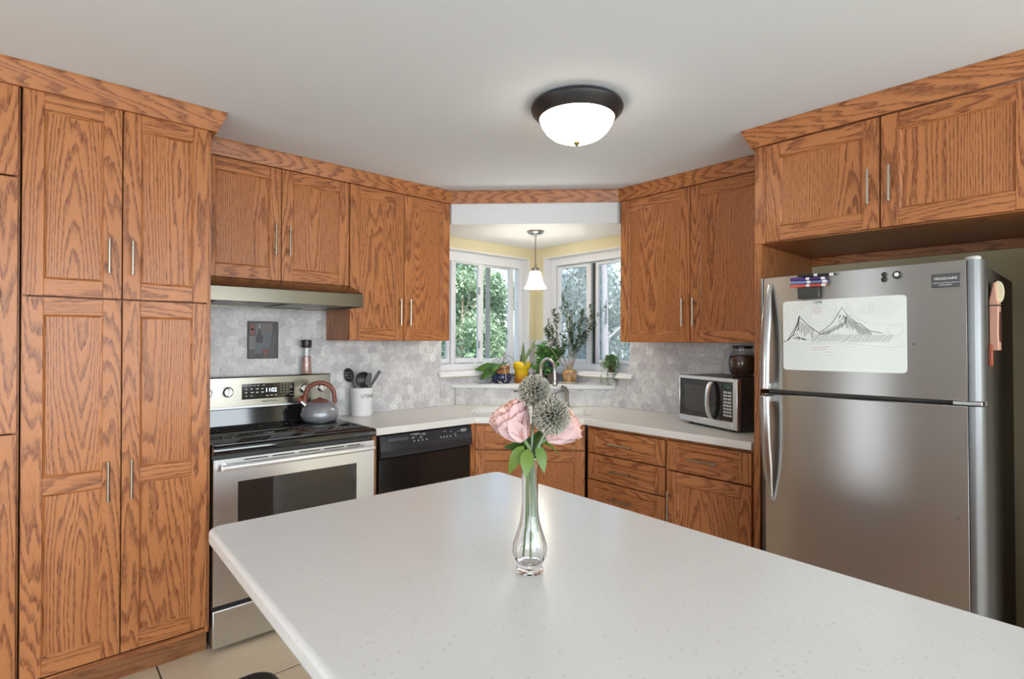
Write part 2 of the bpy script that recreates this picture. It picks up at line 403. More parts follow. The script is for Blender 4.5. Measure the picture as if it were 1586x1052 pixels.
# --- marble hexagon splashback
def clip_poly(poly, x0, x1, z0, z1):
    for ax, val, sgn in ((0, x0, 1), (0, x1, -1), (1, z0, 1), (1, z1, -1)):
        outp = []
        for i in range(len(poly)):
            a, b = poly[i], poly[(i+1) % len(poly)]; da, db = (a[ax]-val)*sgn, (b[ax]-val)*sgn
            if da >= 0: outp.append(a)
            if da*db < 0: t = da/(da-db); outp.append((a[0]+(b[0]-a[0])*t, a[1]+(b[1]-a[1])*t))
        poly = outp
        if not poly: return []
    return poly
def hex_wall(name, rects, loc, rot, Rh=.037):
    mb = MB(); W = math.sqrt(3)*Rh; gap = .0013
    for (x0, x1, z0, z1) in rects:
        mb.box(x0, x1, -.004, 0, z0, z1, mi=1)
        for r in range(int((z0-.5)/(1.5*Rh))-2, int((z1)/(1.5*Rh))+2):
            for c in range(int(x0/W)-3, int(x1/W)+3):
                cx = (c+.5*(r % 2))*W; cz = r*1.5*Rh
                rnd = random.Random(r*977+c*131); tone = rnd.random()**2.2; of = (rnd.uniform(0, 50), rnd.uniform(0, 50))
                poly = [(cx+(Rh-gap)*math.sin(PI/3*k), cz+(Rh-gap)*math.cos(PI/3*k)) for k in range(6)]
                poly = clip_poly(poly, x0+.0005, x1-.0005, z0+.0005, z1-.0005)
                if len(poly) < 3: continue
                nn = len(poly); vs = [(p[0], -.004, p[1]) for p in poly]+[(p[0], -.0065, p[1]) for p in poly]
                g = [(v[0]+of[0], v[1], v[2]+of[1]) for v in vs]
                mb.add(vs, [tuple(range(2*nn-1, nn-1, -1))]+[(i, (i+1) % nn, (i+1) % nn+nn, i+nn) for i in range(nn)], g, tone)
    return struct(name, mb, [HEX, GROUT], loc, rot, smooth=0)
hex_wall('wall_left_splashback', [(.615, 1.41, .03, 1.60), (1.41, 2.28, .914, 1.398), (2.28, 3.19, .914, 1.118), (3.19, 3.243, .914, 1.41)], (0, YW, 0), (0, 0, 0))
hex_wall('wall_right_splashback', [(-3.333, -3.233, .914, 1.41), (-3.233, -2.34, .914, 1.118), (-2.34, -1.152, .914, 1.393)], (XW, 0, 0), RIGHT)
# --- low diagonal ledge behind the sink
mb = MB(); mb.prism([(2.412, 3.331), (3.241, 2.502), (3.241, 3.331)], .915, 1.042); struct('wall_corner', mb, GROUT, smooth=0)
def DG(t, s): return ((s+t)/math.sqrt(2), (s-t)/math.sqrt(2))
hex_wall('wall_corner_splashback', [(-.647, .647, .915, 1.041)], (*DG(0, 5.7415/math.sqrt(2)), 0), DIAG)
mb = MB(); mb.prism([(2.375, 3.332), (3.241, 2.466), (3.241, 3.332)], 1.043, 1.072); struct('trim_4', mb, WHITE_TRIM, bevel=.004, seg=2)

# --- windows (local frame: X along the wall, Y outwards, Z up)
def ring(mb, x0, x1, z0, z1, y0, y1, wl_, wr_, wt, wb_):
    mb.box(x0, x0+wl_, y0, y1, z0, z1); mb.box(x1-wr_, x1, y0, y1, z0, z1); mb.box(x0+wl_, x1-wr_, y0, y1, z1-wt, z1); mb.box(x0+wl_, x1-wr_, y0, y1, z0, z0+wb_)
def window(name, loc, rot, W, layout):
    t = bpy.data.objects.new(name, None); COL.objects.link(t); t.location = loc; t.rotation_euler = rot; t['kind'] = 'structure'
    H = .95
    mb = MB(); mb.box(0, W, .0, .149, -.0, .018); mb.box(0, .008, .0, .149, .018, H); mb.box(W-.008, W, .0, .149, .018, H); mb.box(.008, W-.008, .0, .149, H-.008, H)
    make('jamb', mb, WHITE_TRIM, t, smooth=0)
    mb = MB(); mb.prism([(-.048, -.022), (-.045, 0), (-.03, .004), (-.03, .018), (0, .018), (0, -.022)][::-1], -.025 if 'lo' not in layout else layout['lo'], W+.03 if 'hi' not in layout else layout['hi'], 'x')
    make('sill', mb, WHITE_TRIM, t, bevel=.006, seg=3)
    mb = MB(); ring(mb, .008, W-.008, .018, H-.008, .075, .147, *layout['frame'])
    make('window_frame', mb, VINYL, t, bevel=.003)
    for (kind, x0, x1, y0, y1, z0, z1, *rest) in layout['bits']:
        mb = MB()
        if kind == 'sash':
            fw = rest[0]; ring(mb, x0, x1, z0, z1, y0, y1, fw[0], fw[1], fw[2], fw[3]); s = make('sash', mb, VINYL, t, bevel=.003)
            mb = MB(); ym = (y0+y1)/2; mb.box(x0+fw[0], x1-fw[1], ym-.002, ym+.002, z0+fw[3], z1-fw[2]); make('glass_pane', mb, PANE, s)
        elif kind == 'latch':
            mb.box(x0, x1, y0, y1, z0, z1); make('latch', mb, SCREEN_GREY, t, bevel=.003)
        else:
            mb.box(x0, x1, y0, y1, z0, z1); make(rest[1], mb, rest[0], t)
    return t
zb0, zt0 = .075, .873   # of the sash openings, above z=1.15
Lx = lambda x: x-2.28
window('window_1', (2.28, YW, 1.15), (0, 0, 0), .91, {'frame': (.02, .035, .075, .05), 'hi': .905, 'lo': -.03, 'bits': [
    ('sash', Lx(2.31), Lx(2.435), .10, .125, zb0, zt0, (.02, .025, .03, .035)),
    ('bar', Lx(2.435), Lx(2.462), .080, .135, zb0-.02, zt0+.01, VINYL, 'mullion'),
    ('bar', Lx(2.462), Lx(2.470), .095, .135, zb0, zt0, DARK_TRACK, 'track_or_shade'),
    ('sash', Lx(2.468), Lx(2.757), .085, .110, zb0, zt0, (.014, .055, .018, .038)),
    ('sash', Lx(2.757), Lx(3.110), .113, .135, zb0, zt0, (.02, .055, .02, .03)),
    ('bar', Lx(2.825), Lx(2.870), .137, .145, zb0, zt0, SCREEN_GREY, 'screen_frame'),
    ('latch', Lx(2.700), Lx(2.716), .072, .085, .62, .68), ('latch', Lx(2.700), Lx(2.716), .072, .085, .19, .25)]})
Ry = lambda y: 3.233-y
window('window_2', (XW, 3.233, 1.15), RIGHT, .893, {'frame': (.066, .02, .06, .05), 'lo': .0, 'hi': .93, 'bits': [
    ('bar', Ry(3.166), Ry(3.150), .100, .135, zb0, zt0, SCREEN_GREY, 'track_or_shade'),  # grey strip painted in for the shadow in the gap beside the sash
    ('sash', Ry(3.153), Ry(2.787), .085, .110, zb0-.01, zt0, (.036, .048, .02, .04)),
    ('bar', Ry(2.793), Ry(2.748), .116, .136, zb0, zt0, DARK_TRACK, 'track_or_shade'),
    ('sash', Ry(2.752), Ry(2.372), .100, .125, zb0, zt0, (.028, .035, .02, .03)),
    ('bar', Ry(3.18), Ry(2.37), .139, .140, zb0-.01, zt0, SCREEN, 'insect_screen')]})

# ------------------------------------------------------------------ cabinets
def shaker(mb, x0, x1, z0, z1, sw=.060, rw=.064, t=.02, rec=.009, mids=(), pg='z', y=0.0):
    mb.box(x0, x0+sw, y, y+t, z0, z1, 'z'); mb.box(x1-sw, x1, y, y+t, z0, z1, 'z')
    zs = [z0, *[q for m_ in mids for q in (m_-rw/2, m_+rw/2)], z1]
    mb.box(x0+sw, x1-sw, y, y+t, z1-rw, z1, 'x'); mb.box(x0+sw, x1-sw, y, y+t, z0, z0+rw, 'x')
    for m_ in mids: mb.box(x0+sw, x1-sw, y, y+t, m_-rw/2, m_+rw/2, 'x')
    cuts = [z0+rw, *[q for m_ in mids for q in (m_-rw/2, m_+rw/2)], z1-rw]; c = .009
    for k in range(0, len(cuts), 2):
        a, b = cuts[k], cuts[k+1]; X0, X1 = x0+sw, x1-sw
        mb.box(X0, X1, y+rec, y+t-.002, a, b, pg)
        yf = y+.002; yr = y+rec
        mb.wedge((X0, yf, a), (X0, yr, a), (X0+c, yr, a), (0, 0, b-a), 'z'); mb.wedge((X1, yf, a), (X1-c, yr, a), (X1, yr, a), (0, 0, b-a), 'z')
        mb.wedge((X0, yf, b), (X0, yr, b-c), (X0, yr, b), (X1-X0, 0, 0), 'x'); mb.wedge((X0, yf, a), (X0, yr, a), (X0, yr, a+c), (X1-X0, 0, 0), 'x')
def bar_pull(door, p0, p1, y=0.0, r=.0055, so=.03, name='handle'):
    p0, p1 = Vector(p0), Vector(p1); mb = MB(); mb.tube([p0+Vector((0, y-so, 0)), p1+Vector((0, y-so, 0))], r, 12)
    for f in (.17, .83):
        q = p0.lerp(p1, f); mb.tube([q+Vector((0, y-so, 0)), q+Vector((0, y+.001, 0))], r*.8, 10)
    return make(name, mb, NICKEL, door)
def vpull(d, x, z0, z1, **k): return bar_pull(d, (x, 0, z0), (x, 0, z1), **k)
def hpull(d, x0, x1, z, **k): return bar_pull(d, (x0, 0, z), (x1, 0, z), **k)
def door(parent, *a, handle=None, name='door', **k):
    mb = MB(); shaker(mb, *a, **k); d = make(name, mb, OAK, parent, bevel=.0012)
    if handle: (vpull if handle[0] == 'v' else hpull)(d, *handle[1:])
    return d
def carcass(parent, x0, x1, depth, z0, z1, y0=.0215, mat=OAK, name='body'):
    mb = MB(); mb.box(x0, x0+.018, y0, depth, z0, z1, 'z'); mb.box(x1-.018, x1, y0, depth, z0, z1, 'z')
    mb.box(x0+.018, x1-.018, y0+.002, depth, z1-.018, z1, 'x'); mb.box(x0+.018, x1-.018, y0+.002, depth, z0, z0+.018, 'x'); mb.box(x0+.018, x1-.018, y0+.03, y0+.04, z0+.018, z1-.018, 'z')
    return make(name, mb, mat, parent, bevel=.001)
# pantry
YP = 2.675; DEP = YW-.0075-YP
t = thing('pantry_cabinet', 'tall oak pantry cabinet with two upper and two long lower doors, left of the stove', 'cabinet', (-.018, YP, 0))
carcass(t, .001, .628, DEP, .10, 2.405)
door(t, .003, .301, 1.562, 2.322, handle=('v', .259, 1.66, 1.795))
door(t, .305, .612, 1.562, 2.322, handle=('v', .335, 1.66, 1.795))
door(t, .003, .301, .135, 1.556, mids=(.845,), handle=('v', .259, .758, .916))
door(t, .305, .612, .135, 1.556, mids=(.845,), handle=('v', .335, .758, .916))
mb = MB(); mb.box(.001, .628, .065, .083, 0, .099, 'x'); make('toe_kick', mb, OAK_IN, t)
t = thing('tall_cabinet', 'tall oak cabinet at the left edge, cut off, three stacked doors with small square pulls', 'cabinet', (-.825, YP, 0))
carcass(t, .001, .804, DEP, .10, 2.405)
mb = MB()
for (z0, z1, hz) in ((1.995, 2.322, None), (1.056, 1.988, 1.53), (.135, 1.050, .80)):
    mb = MB(); shaker(mb, .002, .798, z0, z1, sw=.13); d = make('door', mb, OAK, t, bevel=.0012)
    if hz:
        mb = MB(); mb.box(.742, .752, -.026, -.016, hz, hz+.055); mb.box(.744, .75, -.017, .001, hz+.02, hz+.034); make('handle', mb, NICKEL, d, bevel=.002)
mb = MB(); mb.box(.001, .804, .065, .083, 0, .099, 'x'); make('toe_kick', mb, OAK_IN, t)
# wall cabinets on the stove wall
YU = 3.003; DU = YW-.0075-YU
t = thing('wall_cabinet', 'short two-door oak wall cabinet above the range hood', 'cabinet', (.632, YU, 1.716), group='oak wall cabinets')
carcass(t, 0, .774, DU+.007, .0, .606)
door(t, .006, .385, .002, .604, handle=('v', .350, .135, .300)); door(t, .389, .772, .002, .604, handle=('v', .424, .135, .300))
t = thing('wall_cabinet', 'tall two-door oak wall cabinet between the range hood and the left window', 'cabinet', (1.4085, YU, 1.398), group='oak wall cabinets')
carcass(t, 0, .714, DU, .0, .924)
door(t, .002, .362, .002, .922, handle=('v', .330, .095, .262)); door(t, .366, .714, .002, .922, handle=('v', .398, .095, .262))
# wall cabinet, right
t = thing('wall_cabinet', 'two-door oak wall cabinet above the microwave, right of the window', 'cabinet', (2.922, 2.190, 1.394), RIGHT, 'oak wall cabinets')
carcass(t, 0, 1.038, XW-.0075-2.922, .0, .928)
door(t, .002, .503, .002, .926, handle=('v', .466, .098, .262)); door(t, .507, 1.036, .002, .926, sw=.06, handle=('v', .537, .098, .262))
# bridge cabinet and end panels round the fridge
t = thing('wall_cabinet', 'deep oak bridge cabinet with two doors above the refrigerator', 'cabinet', (2.579, 1.149, 1.863), RIGHT, 'oak wall cabinets')
mb = MB(); X0, X1, D2 = 0.0, 1.072, XW-2.579-.002
mb.box(X0, .050, .0, .02, .0, .458, 'z'); mb.box(.001, .02, .021, D2, .0, .458, 'z'); mb.box(X1-.018, X1, .021, D2, 0, .458, 'z'); mb.box(.021, X1-.019, .022, D2, .0, .018, 'x'); mb.box(.021, X1-.019, .022, D2, .44, .458, 'x'); mb.box(.021, X1-.019, .05, .06, .019, .439, 'x')
make('body', mb, OAK, t, bevel=.001)
door(t, .052, .505, .004, .456, sw=.062, rw=.066, handle=('v', .470, .100, .245)); door(t, .510, .975, .004, .456, sw=.062, rw=.066, handle=('v', .543, .100, .245))
mb = MB(); mb.box(.977, X1, .0, .02, .0, .458, 'z'); make('end_stile', mb, OAK, t, bevel=.001)
mb = MB(); mb.box(.021, X1-.019, D2-.02, D2, -.045, -.001, 'x'); make('wall_cleat', mb, OAK, t, bevel=.001)
mb = MB(); mb.box(0, .030, .0, .022, .0, 1.862, 'z'); mb.box(.0, .020, .0225, D2, .0, 1.862, 'z')
solo('end_panel', mb, OAK, 'tall narrow oak end panel between the microwave and the refrigerator', 'panel', (2.579, 1.149, 0), RIGHT, bevel=.001)
mb = MB(); mb.box(0, .030, .0, .022, .0, 1.862, 'z'); mb.box(.0, .020, .0225, D2, .0, 1.862, 'z')
solo('end_panel', mb, OAK, 'oak end panel right of the refrigerator, under the bridge cabinet', 'panel', (2.579, .107, 0), RIGHT, bevel=.001)
# base cabinets
XB = 2.63
t = thing('drawer_cabinet', 'oak base cabinet with a bank of drawers, right of the sink cabinet', 'cabinet', (XB, 2.222, 0), RIGHT)
carcass(t, -.014, .560, XW-.0075-XB, .10, .873)
for (z0, z1, hz) in ((.706, .853, .778), (.543, .699, .617), (.374, .536, .449), (.135, .367, .26)):
    mb = MB(); shaker(mb, .008, .554, z0, z1, sw=.06, rw=.036, pg='x'); d = make('drawer', mb, OAK, t, bevel=.0012); hpull(d, .185, .350, hz)
mb = MB(); mb.box(0, .56, .075, .09, 0, .099, 'x'); make('toe_kick', mb, OAK_IN, t)
t = thing('base_cabinet', 'oak base cabinet with one drawer over one door, below the microwave', 'cabinet', (XB, 1.661, 0), RIGHT)
carcass(t, 0, .484, XW-.0075-XB, .10, .873)
mb = MB(); shaker(mb, .010, .476, .698, .855, sw=.06, rw=.036, pg='x'); d = make('drawer', mb, OAK, t, bevel=.0012); hpull(d, .145, .312, .775)
door(t, .010, .476, .135, .690, handle=('v', .028, .425, .585))
mb = MB(); mb.box(0, .484, .075, .09, 0, .099, 'x'); make('toe_kick', mb, OAK_IN, t)
# sink base on the diagonal
o = DG(-.078, 3.447)
t = thing('sink_cabinet', 'angled oak sink base cabinet with a false drawer front, behind the flowers', 'cabinet', (*o, 0), DIAG)
mb = MB(); mb.box(-.349, -.331, .021, .30, .10, .70, 'z'); mb.box(.338, .356, .021, .30, .10, .70, 'z'); mb.box(-.33, .337, .024, .30, .10, .118, 'x'); mb.box(-.33, .33, .05, .06, .12, .70, 'z')
mb.box(-.349, .356, .0215, .040, .70, .872, 'x'); make('body', mb, OAK, t, bevel=.001)
mb = MB(); shaker(mb, -.345, .352, .712, .858, sw=.06, rw=.036, pg='x'); make('drawer_front', mb, OAK, t, bevel=.0012)
door(t, -.345, .352, .135, .700, sw=.065, rw=.066)
mb = MB(); mb.box(-.349, .349, .075, .09, 0, .099, 'x'); make('toe_kick', mb, OAK_IN, t)
mb = MB(); mb.box(0, .033, 0, .02, .0, .873, 'z'); solo('filler_strip', mb, OAK, 'narrow oak filler strip between the dishwasher and the sink cabinet', 'panel', (2.104, 2.737, 0), bevel=.001)
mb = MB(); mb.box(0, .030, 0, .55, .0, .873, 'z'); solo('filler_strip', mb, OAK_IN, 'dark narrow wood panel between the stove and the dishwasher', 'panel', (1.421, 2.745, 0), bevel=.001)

# ------------------------------------------------------------------ worktop with integral sink
t = thing('countertop', 'white speckled L-shaped worktop running from the stove round the sink to the refrigerator', 'countertop', (1.412, 2.715, .874))
O = Vector((1.412, 2.715, .874))
outer = [(1.412, 2.715), (2.125, 2.715), (2.61, 2.236), (2.61, 1.176), (3.243, 1.176), (3.243, 3.333), (1.412, 3.333)]
def rrect(x0, x1, y0, y1, r, k=4):
    out = []
    for cx, cy, a0 in ((x1-r, y0+r, -PI/2), (x1-r, y1-r, 0), (x0+r, y1-r, PI/2), (x0+r, y0+r, PI)):
        for i in range(k+1): a = a0+PI/2*i/k; out.append((cx+r*math.cos(a), cy+r*math.sin(a)))
    return out
T0, T1, S0, S1 = -.478, .330, 3.560, 3.930
hole = [DG(a, b) for a, b in rrect(T0, T1, S0, S1, .045)]
mb = MB(); loops = [outer, hole]
flat = [p for lp in loops for p in lp]; tris = tessellate_polygon([[Vector((*p, 0)) for p in lp] for lp in loops])
nf = len(flat); vs = [(p[0]-O.x, p[1]-O.y, .04) for p in flat]+[(p[0]-O.x, p[1]-O.y, 0) for p in flat]
def ccw(f):
    a, b, c = [flat[i] for i in f]; return (b[0]-a[0])*(c[1]-a[1])-(b[1]-a[1])*(c[0]-a[0]) > 0
fs = []
for f in tris: f = tuple(f) if ccw(f) else tuple(reversed(f)); fs += [f, tuple(i+nf for i in reversed(f))]
i0 = 0
for lp in loops:
    k = len(lp); ar = sum(lp[i][0]*lp[(i+1) % k][1]-lp[(i+1) % k][0]*lp[i][1] for i in range(k))
    for i in range(k):
        a, b = i0+i, i0+(i+1) % k; q = (a, a+nf, b+nf, b); outer_ok = (lp is outer) == (ar > 0)
        fs.append(q if outer_ok else tuple(reversed(q)))
    i0 += k
mb.add(vs, fs); make('slab', mb, SOLID, t, bevel=.004, seg=2, smooth=30)
def ro(mb_, pts): return [(p[0]-O.x, p[1]-O.y, p[2]) for p in pts]
mb = MB()
for (a, b) in ((T0, -.09), (-.06, T1)):
    top = [DG(*p) for p in rrect(a, b, S0, S1, .045)]; bot = [DG(*p) for p in rrect(a+.03, b-.03, S0+.03, S1-.03, .05)]; k = len(top)
    ztop = .026
    vs = [(p[0]-O.x, p[1]-O.y, ztop) for p in top]+[(p[0]-O.x, p[1]-O.y, -.165) for p in bot]
    mb.add(vs, [(i, (i+1) % k, (i+1) % k+k, i+k) for i in range(k)]+[tuple(range(k, 2*k))])
top = [DG(*p) for p in ((-.09, S0+.02), (-.06, S0+.02), (-.06, S1-.02), (-.09, S1-.02))]
mb.add([(p[0]-O.x, p[1]-O.y, .024) for p in top]+[(p[0]-O.x, p[1]-O.y, -.10) for p in top], [(0, 1, 2, 3), (0, 4, 5, 1), (2, 6, 7, 3)])
make('sink_bowl', mb, SINK_W, t, label='white double sink bowl')
mb = MB()
for a in (-.285, .135):
    mb = MB(); c = DG(a, 3.745); mb.lathe([(0, -.163), (.04, -.163), (.045, -.160), (.045, -.1645)], c[0]-O.x, c[1]-O.y, 20); make('drain', mb, CHROME, t)

# faucet
c = DG(-.005, 3.992); t = thing('faucet', 'brushed nickel gooseneck kitchen faucet behind the sink', 'faucet', (*c, .9145), (0, 0, -PI/4+.62))
mb = MB(); mb.lathe([(.0, 0), (.029, 0), (.029, .008), (.020, .02), (.017, .06), (.015, .09)], seg=24)
pts = [(0, 0, .06), (0, 0, .20), (0, 0, .272)]
for k in range(1, 13): a = PI*k/12; pts.append((0, -.085+.085*math.cos(a), .272+.085*math.sin(a)))
pts.append((0, -.17, .245)); pts.append((0, -.172, .20))
mb.tube(pts, [.0145, .013, .0125]+[.0120]*12+[.0125, .014], 14); make('gooseneck_spout', mb, FAUCET, t)
mb = MB(); mb.lathe([(.0, 0), (.0165, 0), (.0185, .006), (.0165, .03), (.014, .042)], 0, -.172, 20, .165); make('spout_tip', mb, FAUCET, t)
for nm, tt, sgn in (('left', -.125, -1), ('right', .092, 1)):
    c2 = DG(tt, 3.992)
    h = thing('faucet_lever', 'small nickel lever handle %s of the gooseneck faucet' % ('to the left' if sgn < 0 else 'to the right'), 'faucet handle', (*c2, .9145), (0, 0, -PI/4), 'lever handles beside the faucet')
    mb = MB(); mb.lathe([(0, 0), (.024, 0), (.024, .007), (.014, .02), (.012, .075), (.015, .085), (.010, .10), (0, .102)], seg=20); make('base', mb, FAUCET, h)
    mb = MB(); mb.tube([(0, 0, .09), (sgn*.02, -.012, .108), (sgn*.05, -.03, .118), (sgn*.075, -.045, .117)], [.007, .006, .006, .009], 10); make('lever', mb, FAUCET, h)
c = DG(.187, 3.985); t = thing('side_sprayer', 'nickel side sprayer standing on the worktop right of the faucet', 'sprayer', (*c, .9145), (0, 0, -PI/4))
mb = MB(); mb.lathe([(0, 0), (.025, 0), (.025, .006), (.017, .02), (.015, .035)], seg=20); make('base', mb, FAUCET, t)
mb = MB(); mb.tube([(0, 0, .03), (0, 0, .08), (-.002, -.004, .115), (-.016, -.014, .138), (-.040, -.022, .148)], [.012, .015, .017, .018, .015], 14); make('spray_head', mb, FAUCET, t)

# ------------------------------------------------------------------ appliances
# --- range
RW = .786
t = thing('range', 'freestanding stainless steel electric stove with black glass cooktop', 'stove', (.614, 2.668, 0))
mb = MB(); mb.box(.004, RW-.004, .035, .655, .015, .884); make('body', mb, BLACK_SATIN, t, bevel=.003)
mb = MB(); mb.box(.004, RW-.004, 0, .034, .022, .190); make('drawer', mb, STEEL_L, t, bevel=.004, seg=2)
mb = MB(); ring(mb, 0.004, RW-.004, .212, .862, 0, .034, .101, .100, .108, .17); d = make('oven_door', mb, STEEL_L, t)
mb = MB(); mb.box(.105, RW-.104, .004, .030, .382, .754); make('oven_window', mb, plain('oven_glass', (.025, .022, .02), .05, spec=.7), d)
mb = MB()
for a, b in ((.13, .235), (.255, .36), (.38, .485), (.505, .61), (.63, .70)): mb.box(a, b, -.001, .0005, .848, .853)
make('vent_slots', mb, BLACK, d)
mb = MB()
pts = [(.028+(RW-.056)*k/12, -.044-.006*math.sin(PI*k/12), .832) for k in range(13)]; mb.tube(pts, .0135, 14)
for x in (.05, RW-.05): mb.tube([(x, -.044, .832), (x, .001, .832)], .011, 10)
make('handle', mb, plain('bright_handle', (.82, .82, .82), .22, metal=.6), d)
mb = MB(); mb.prism([(-.020, .893), (-.014, .886), (.03, .885), (.575, .885), (.575, .925), (-.008, .925), (-.017, .919), (-.020, .910)], 0, RW, 'x'); ck = make('cooktop', mb, plain('cooktop_glass', (.010, .009, .009), .045, spec=.6), t, bevel=.002)
mb = MB()
def ringlines(mb, cx, cy, r, z, wd=.0018, seg=48):
    vs = []; 
    for i in range(seg): a = 2*PI*i/seg; vs += [(cx+(r-wd)*math.cos(a), cy+(r-wd)*math.sin(a), z), (cx+r*math.cos(a), cy+r*math.sin(a), z)]
    mb.add(vs, [(2*i, 2*i+1, (2*i+3) % (2*seg), (2*i+2) % (2*seg)) for i in range(seg)])
for (cx, cy, rs) in ((.20, .165, (.115, .075)), (.205, .44, (.085,)), (.585, .165, (.105, .08, .055)), (.585, .44, (.085,)), (.395, .46, (.055,))):
    for r in rs: ringlines(mb, cx, cy, r, .9254)
make('burner_rings', mb, plain('burner_marking', (.30, .31, .32), .4), ck)
mb = MB(); mb.box(.012, RW-.012, .012, .015, .925, .9256); mb.box(.012, .015, .016, .57, .925, .9256); mb.box(RW-.015, RW-.012, .016, .57, .925, .9256); make('cooktop_trim', mb, plain('trim_grey', (.35, .36, .37), .3, metal=.8), ck)
mb = MB(); mb.prism([(.577, .926), (.657, .926), (.657, 1.016), (.588, 1.016)], .002, RW-.002, 'x'); make('riser', mb, BLACK_GL, t, bevel=.002)
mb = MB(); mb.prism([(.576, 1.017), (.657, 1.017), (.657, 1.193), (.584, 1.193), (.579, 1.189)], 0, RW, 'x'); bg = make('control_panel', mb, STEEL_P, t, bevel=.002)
mb = MB(); mb.box(.02, RW-.02, .568, .5695, 1.020, 1.030); make('vent_strip', mb, plain('vent_strip', (.42, .43, .45), .3, metal=.9), bg)
for i, x in enumerate((.100, .205, .622, .730)):
    mb = MB(); mb.tube([(x, .580, 1.112), (x, .574, 1.112), (x, .573, 1.112), (x, .554, 1.112), (x, .551, 1.112)], [.030, .030, .025, .024, .021], 24); mb.box(x-.0045, x+.0045, .542, .553, 1.089, 1.135)
    k = make('knob', mb, plain('knob_metal', (.40, .39, .37), .25, metal=1), bg, bevel=.001)
    mb = MB(); mb.box(x-.0015, x+.0015, .5413, .5422, 1.118, 1.134); make('knob_mark', mb, BLACK, k)
mb = MB(); mb.box(.277, .562, .571, .582, 1.066, 1.152); rr = random.Random(3)
for zz, xs in ((1.140, (.29, .315, .335, .355, .385)), (1.119, (.292, .322, .350, .378)), (1.100, (.292, .322, .350, .378)), (1.083, (.292, .318))):
    for x in xs: mb.box(x, x+rr.uniform(.010, .016), .5703, .5708, zz, zz+(.003 if zz > 1.13 or zz < 1.09 else .006), mi=1)
for zz in (1.141, 1.126, 1.111, 1.096):
    for x in (.485, .503, .521): mb.box(x, x+.003, .5703, .5708, zz, zz+.004, mi=1)
for zz in (1.128, 1.120, 1.096, 1.079): mb.box(.538, .556, .5703, .5708, zz, zz+.0018, mi=1)
for x in (.405, .428, .452): mb.box(x, x+.014, .5703, .5708, 1.080, 1.084, mi=1)
dp = make('display', mb, [BLACK_GL, plain('legend_white', (.62, .62, .60), .5)], bg)
mb = MB(); add_text(mb, '1102', .032, lambda x, z: (.432+x, .5705, 1.112+z)); make('clock_digits', mb, DIGIT, dp)
mb = MB(); add_text(mb, 'SAMSUNG', .014, lambda x, z: (.425+x, .5700, 1.050+z), 1.25); make('maker_lettering', mb, plain('lettering_grey', (.20, .20, .21), .5), bg)
mb = MB()
for x in (.03, RW-.07):
    for y in (.06, .60): mb = MB(); mb.lathe([(0, 0), (.018, 0), (.018, .016), (0, .016)], x+.02, y, 12); make('foot', mb, BLACK, t)
# --- range hood
t = thing('range_hood', 'stainless steel under-cabinet range hood above the stove', 'hood', (.634, 2.815, 1.585))
HW = .770
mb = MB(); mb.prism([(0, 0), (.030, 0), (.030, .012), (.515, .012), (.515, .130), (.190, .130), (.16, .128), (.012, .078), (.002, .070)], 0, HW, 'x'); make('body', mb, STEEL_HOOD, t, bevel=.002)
mb = MB(); mb.box(0, .006, .031, .515, -.002, .0115); mb.box(HW-.006, HW, .031, .515, -.002, .0115); mb.box(.007, HW-.007, .503, .515, -.002, .0115); make('skirt', mb, STEEL_HOOD, t)
for a, b in ((.05, .36), (.41, .72)): mb = MB(); mb.box(a, b, .07, .44, .004, .0115); make('grease_filter', mb, plain('filter', (.22, .22, .22), .35, metal=.9), t, bevel=.002)
for a in (.33, .40): mb = MB(); mb.box(a, a+.03, .033, .050, .002, .0115); make('switch', mb, BLACK, t, bevel=.002)
mb = MB(); mb.box(.60, .72, .445, .495, .003, .0115); make('light_lens', mb, WHITE_PL, t, bevel=.002)
# --- dishwasher
DWd = .640
t = thing('dishwasher', 'black built-in dishwasher left of the sink cabinet, button panel on top', 'dishwasher', (1.459, 2.737, 0))
mb = MB(); mb.box(.01, DWd-.01, .035, .56, .10, .866); make('tub', mb, BLACK_SATIN, t)
mb = MB(); mb.box(.002, DWd-.002, .002, .034, .115, .733); make('door_panel', mb, plain('dishwasher_black', (.014, .012, .011), .13, spec=.6), t, bevel=.003)
mb = MB(); mb.prism([(.002, .736), (-.018, .742), (-.026, .765), (-.022, .80), (-.008, .862), (.034, .866), (.034, .736)], .002, DWd-.002, 'x'); cpm = mb
def pan(x, z, e=.0006):   # point on the sloping face of the panel
    f = (z-.80)/.062; return (x, -.022+f*.014-e, z)
mb = cpm; rr = random.Random(5)
for k, x in enumerate((.215, .243, .27, .30, .40, .422, .444, .47, .51)): z = .812; mb.add([pan(x, z), pan(x+.008, z), pan(x+.008, z+.008), pan(x, z+.008)], [(0, 1, 2, 3)], mi=1)
for k in range(14):
    x = rr.choice((.20, .225, .25, .275, .42, .445, .47, .50, .53))+rr.uniform(0, .01); z = rr.uniform(.826, .852); mb.add([pan(x, z), pan(x+.016, z), pan(x+.016, z+.003), pan(x, z+.003)], [(0, 1, 2, 3)], mi=1)
mb.add([pan(.20, .853), pan(.26, .853), pan(.26, .857), pan(.20, .857)], [(0, 1, 2, 3)], mi=1)
cp = make('control_panel', mb, [plain('panel_black', (.030, .031, .035), .18, spec=.6), plain('legend_grey', (.38, .39, .40), .5)], t)
mb = MB(); n_ = 16; vs = []
for k in range(n_+1):
    f = k/n_; x = .225+.215*f; hh = .018*math.sin(PI*f); vs += [(x, -.0245, .775-hh*.9), (x, -.0215, .775+hh*.6)]
mb.add(vs, [(2*k, 2*k+2, 2*k+3, 2*k+1) for k in range(n_)]); make('handle_recess', mb, plain('recess', (.004, .004, .005), .3), cp)
mb = MB()
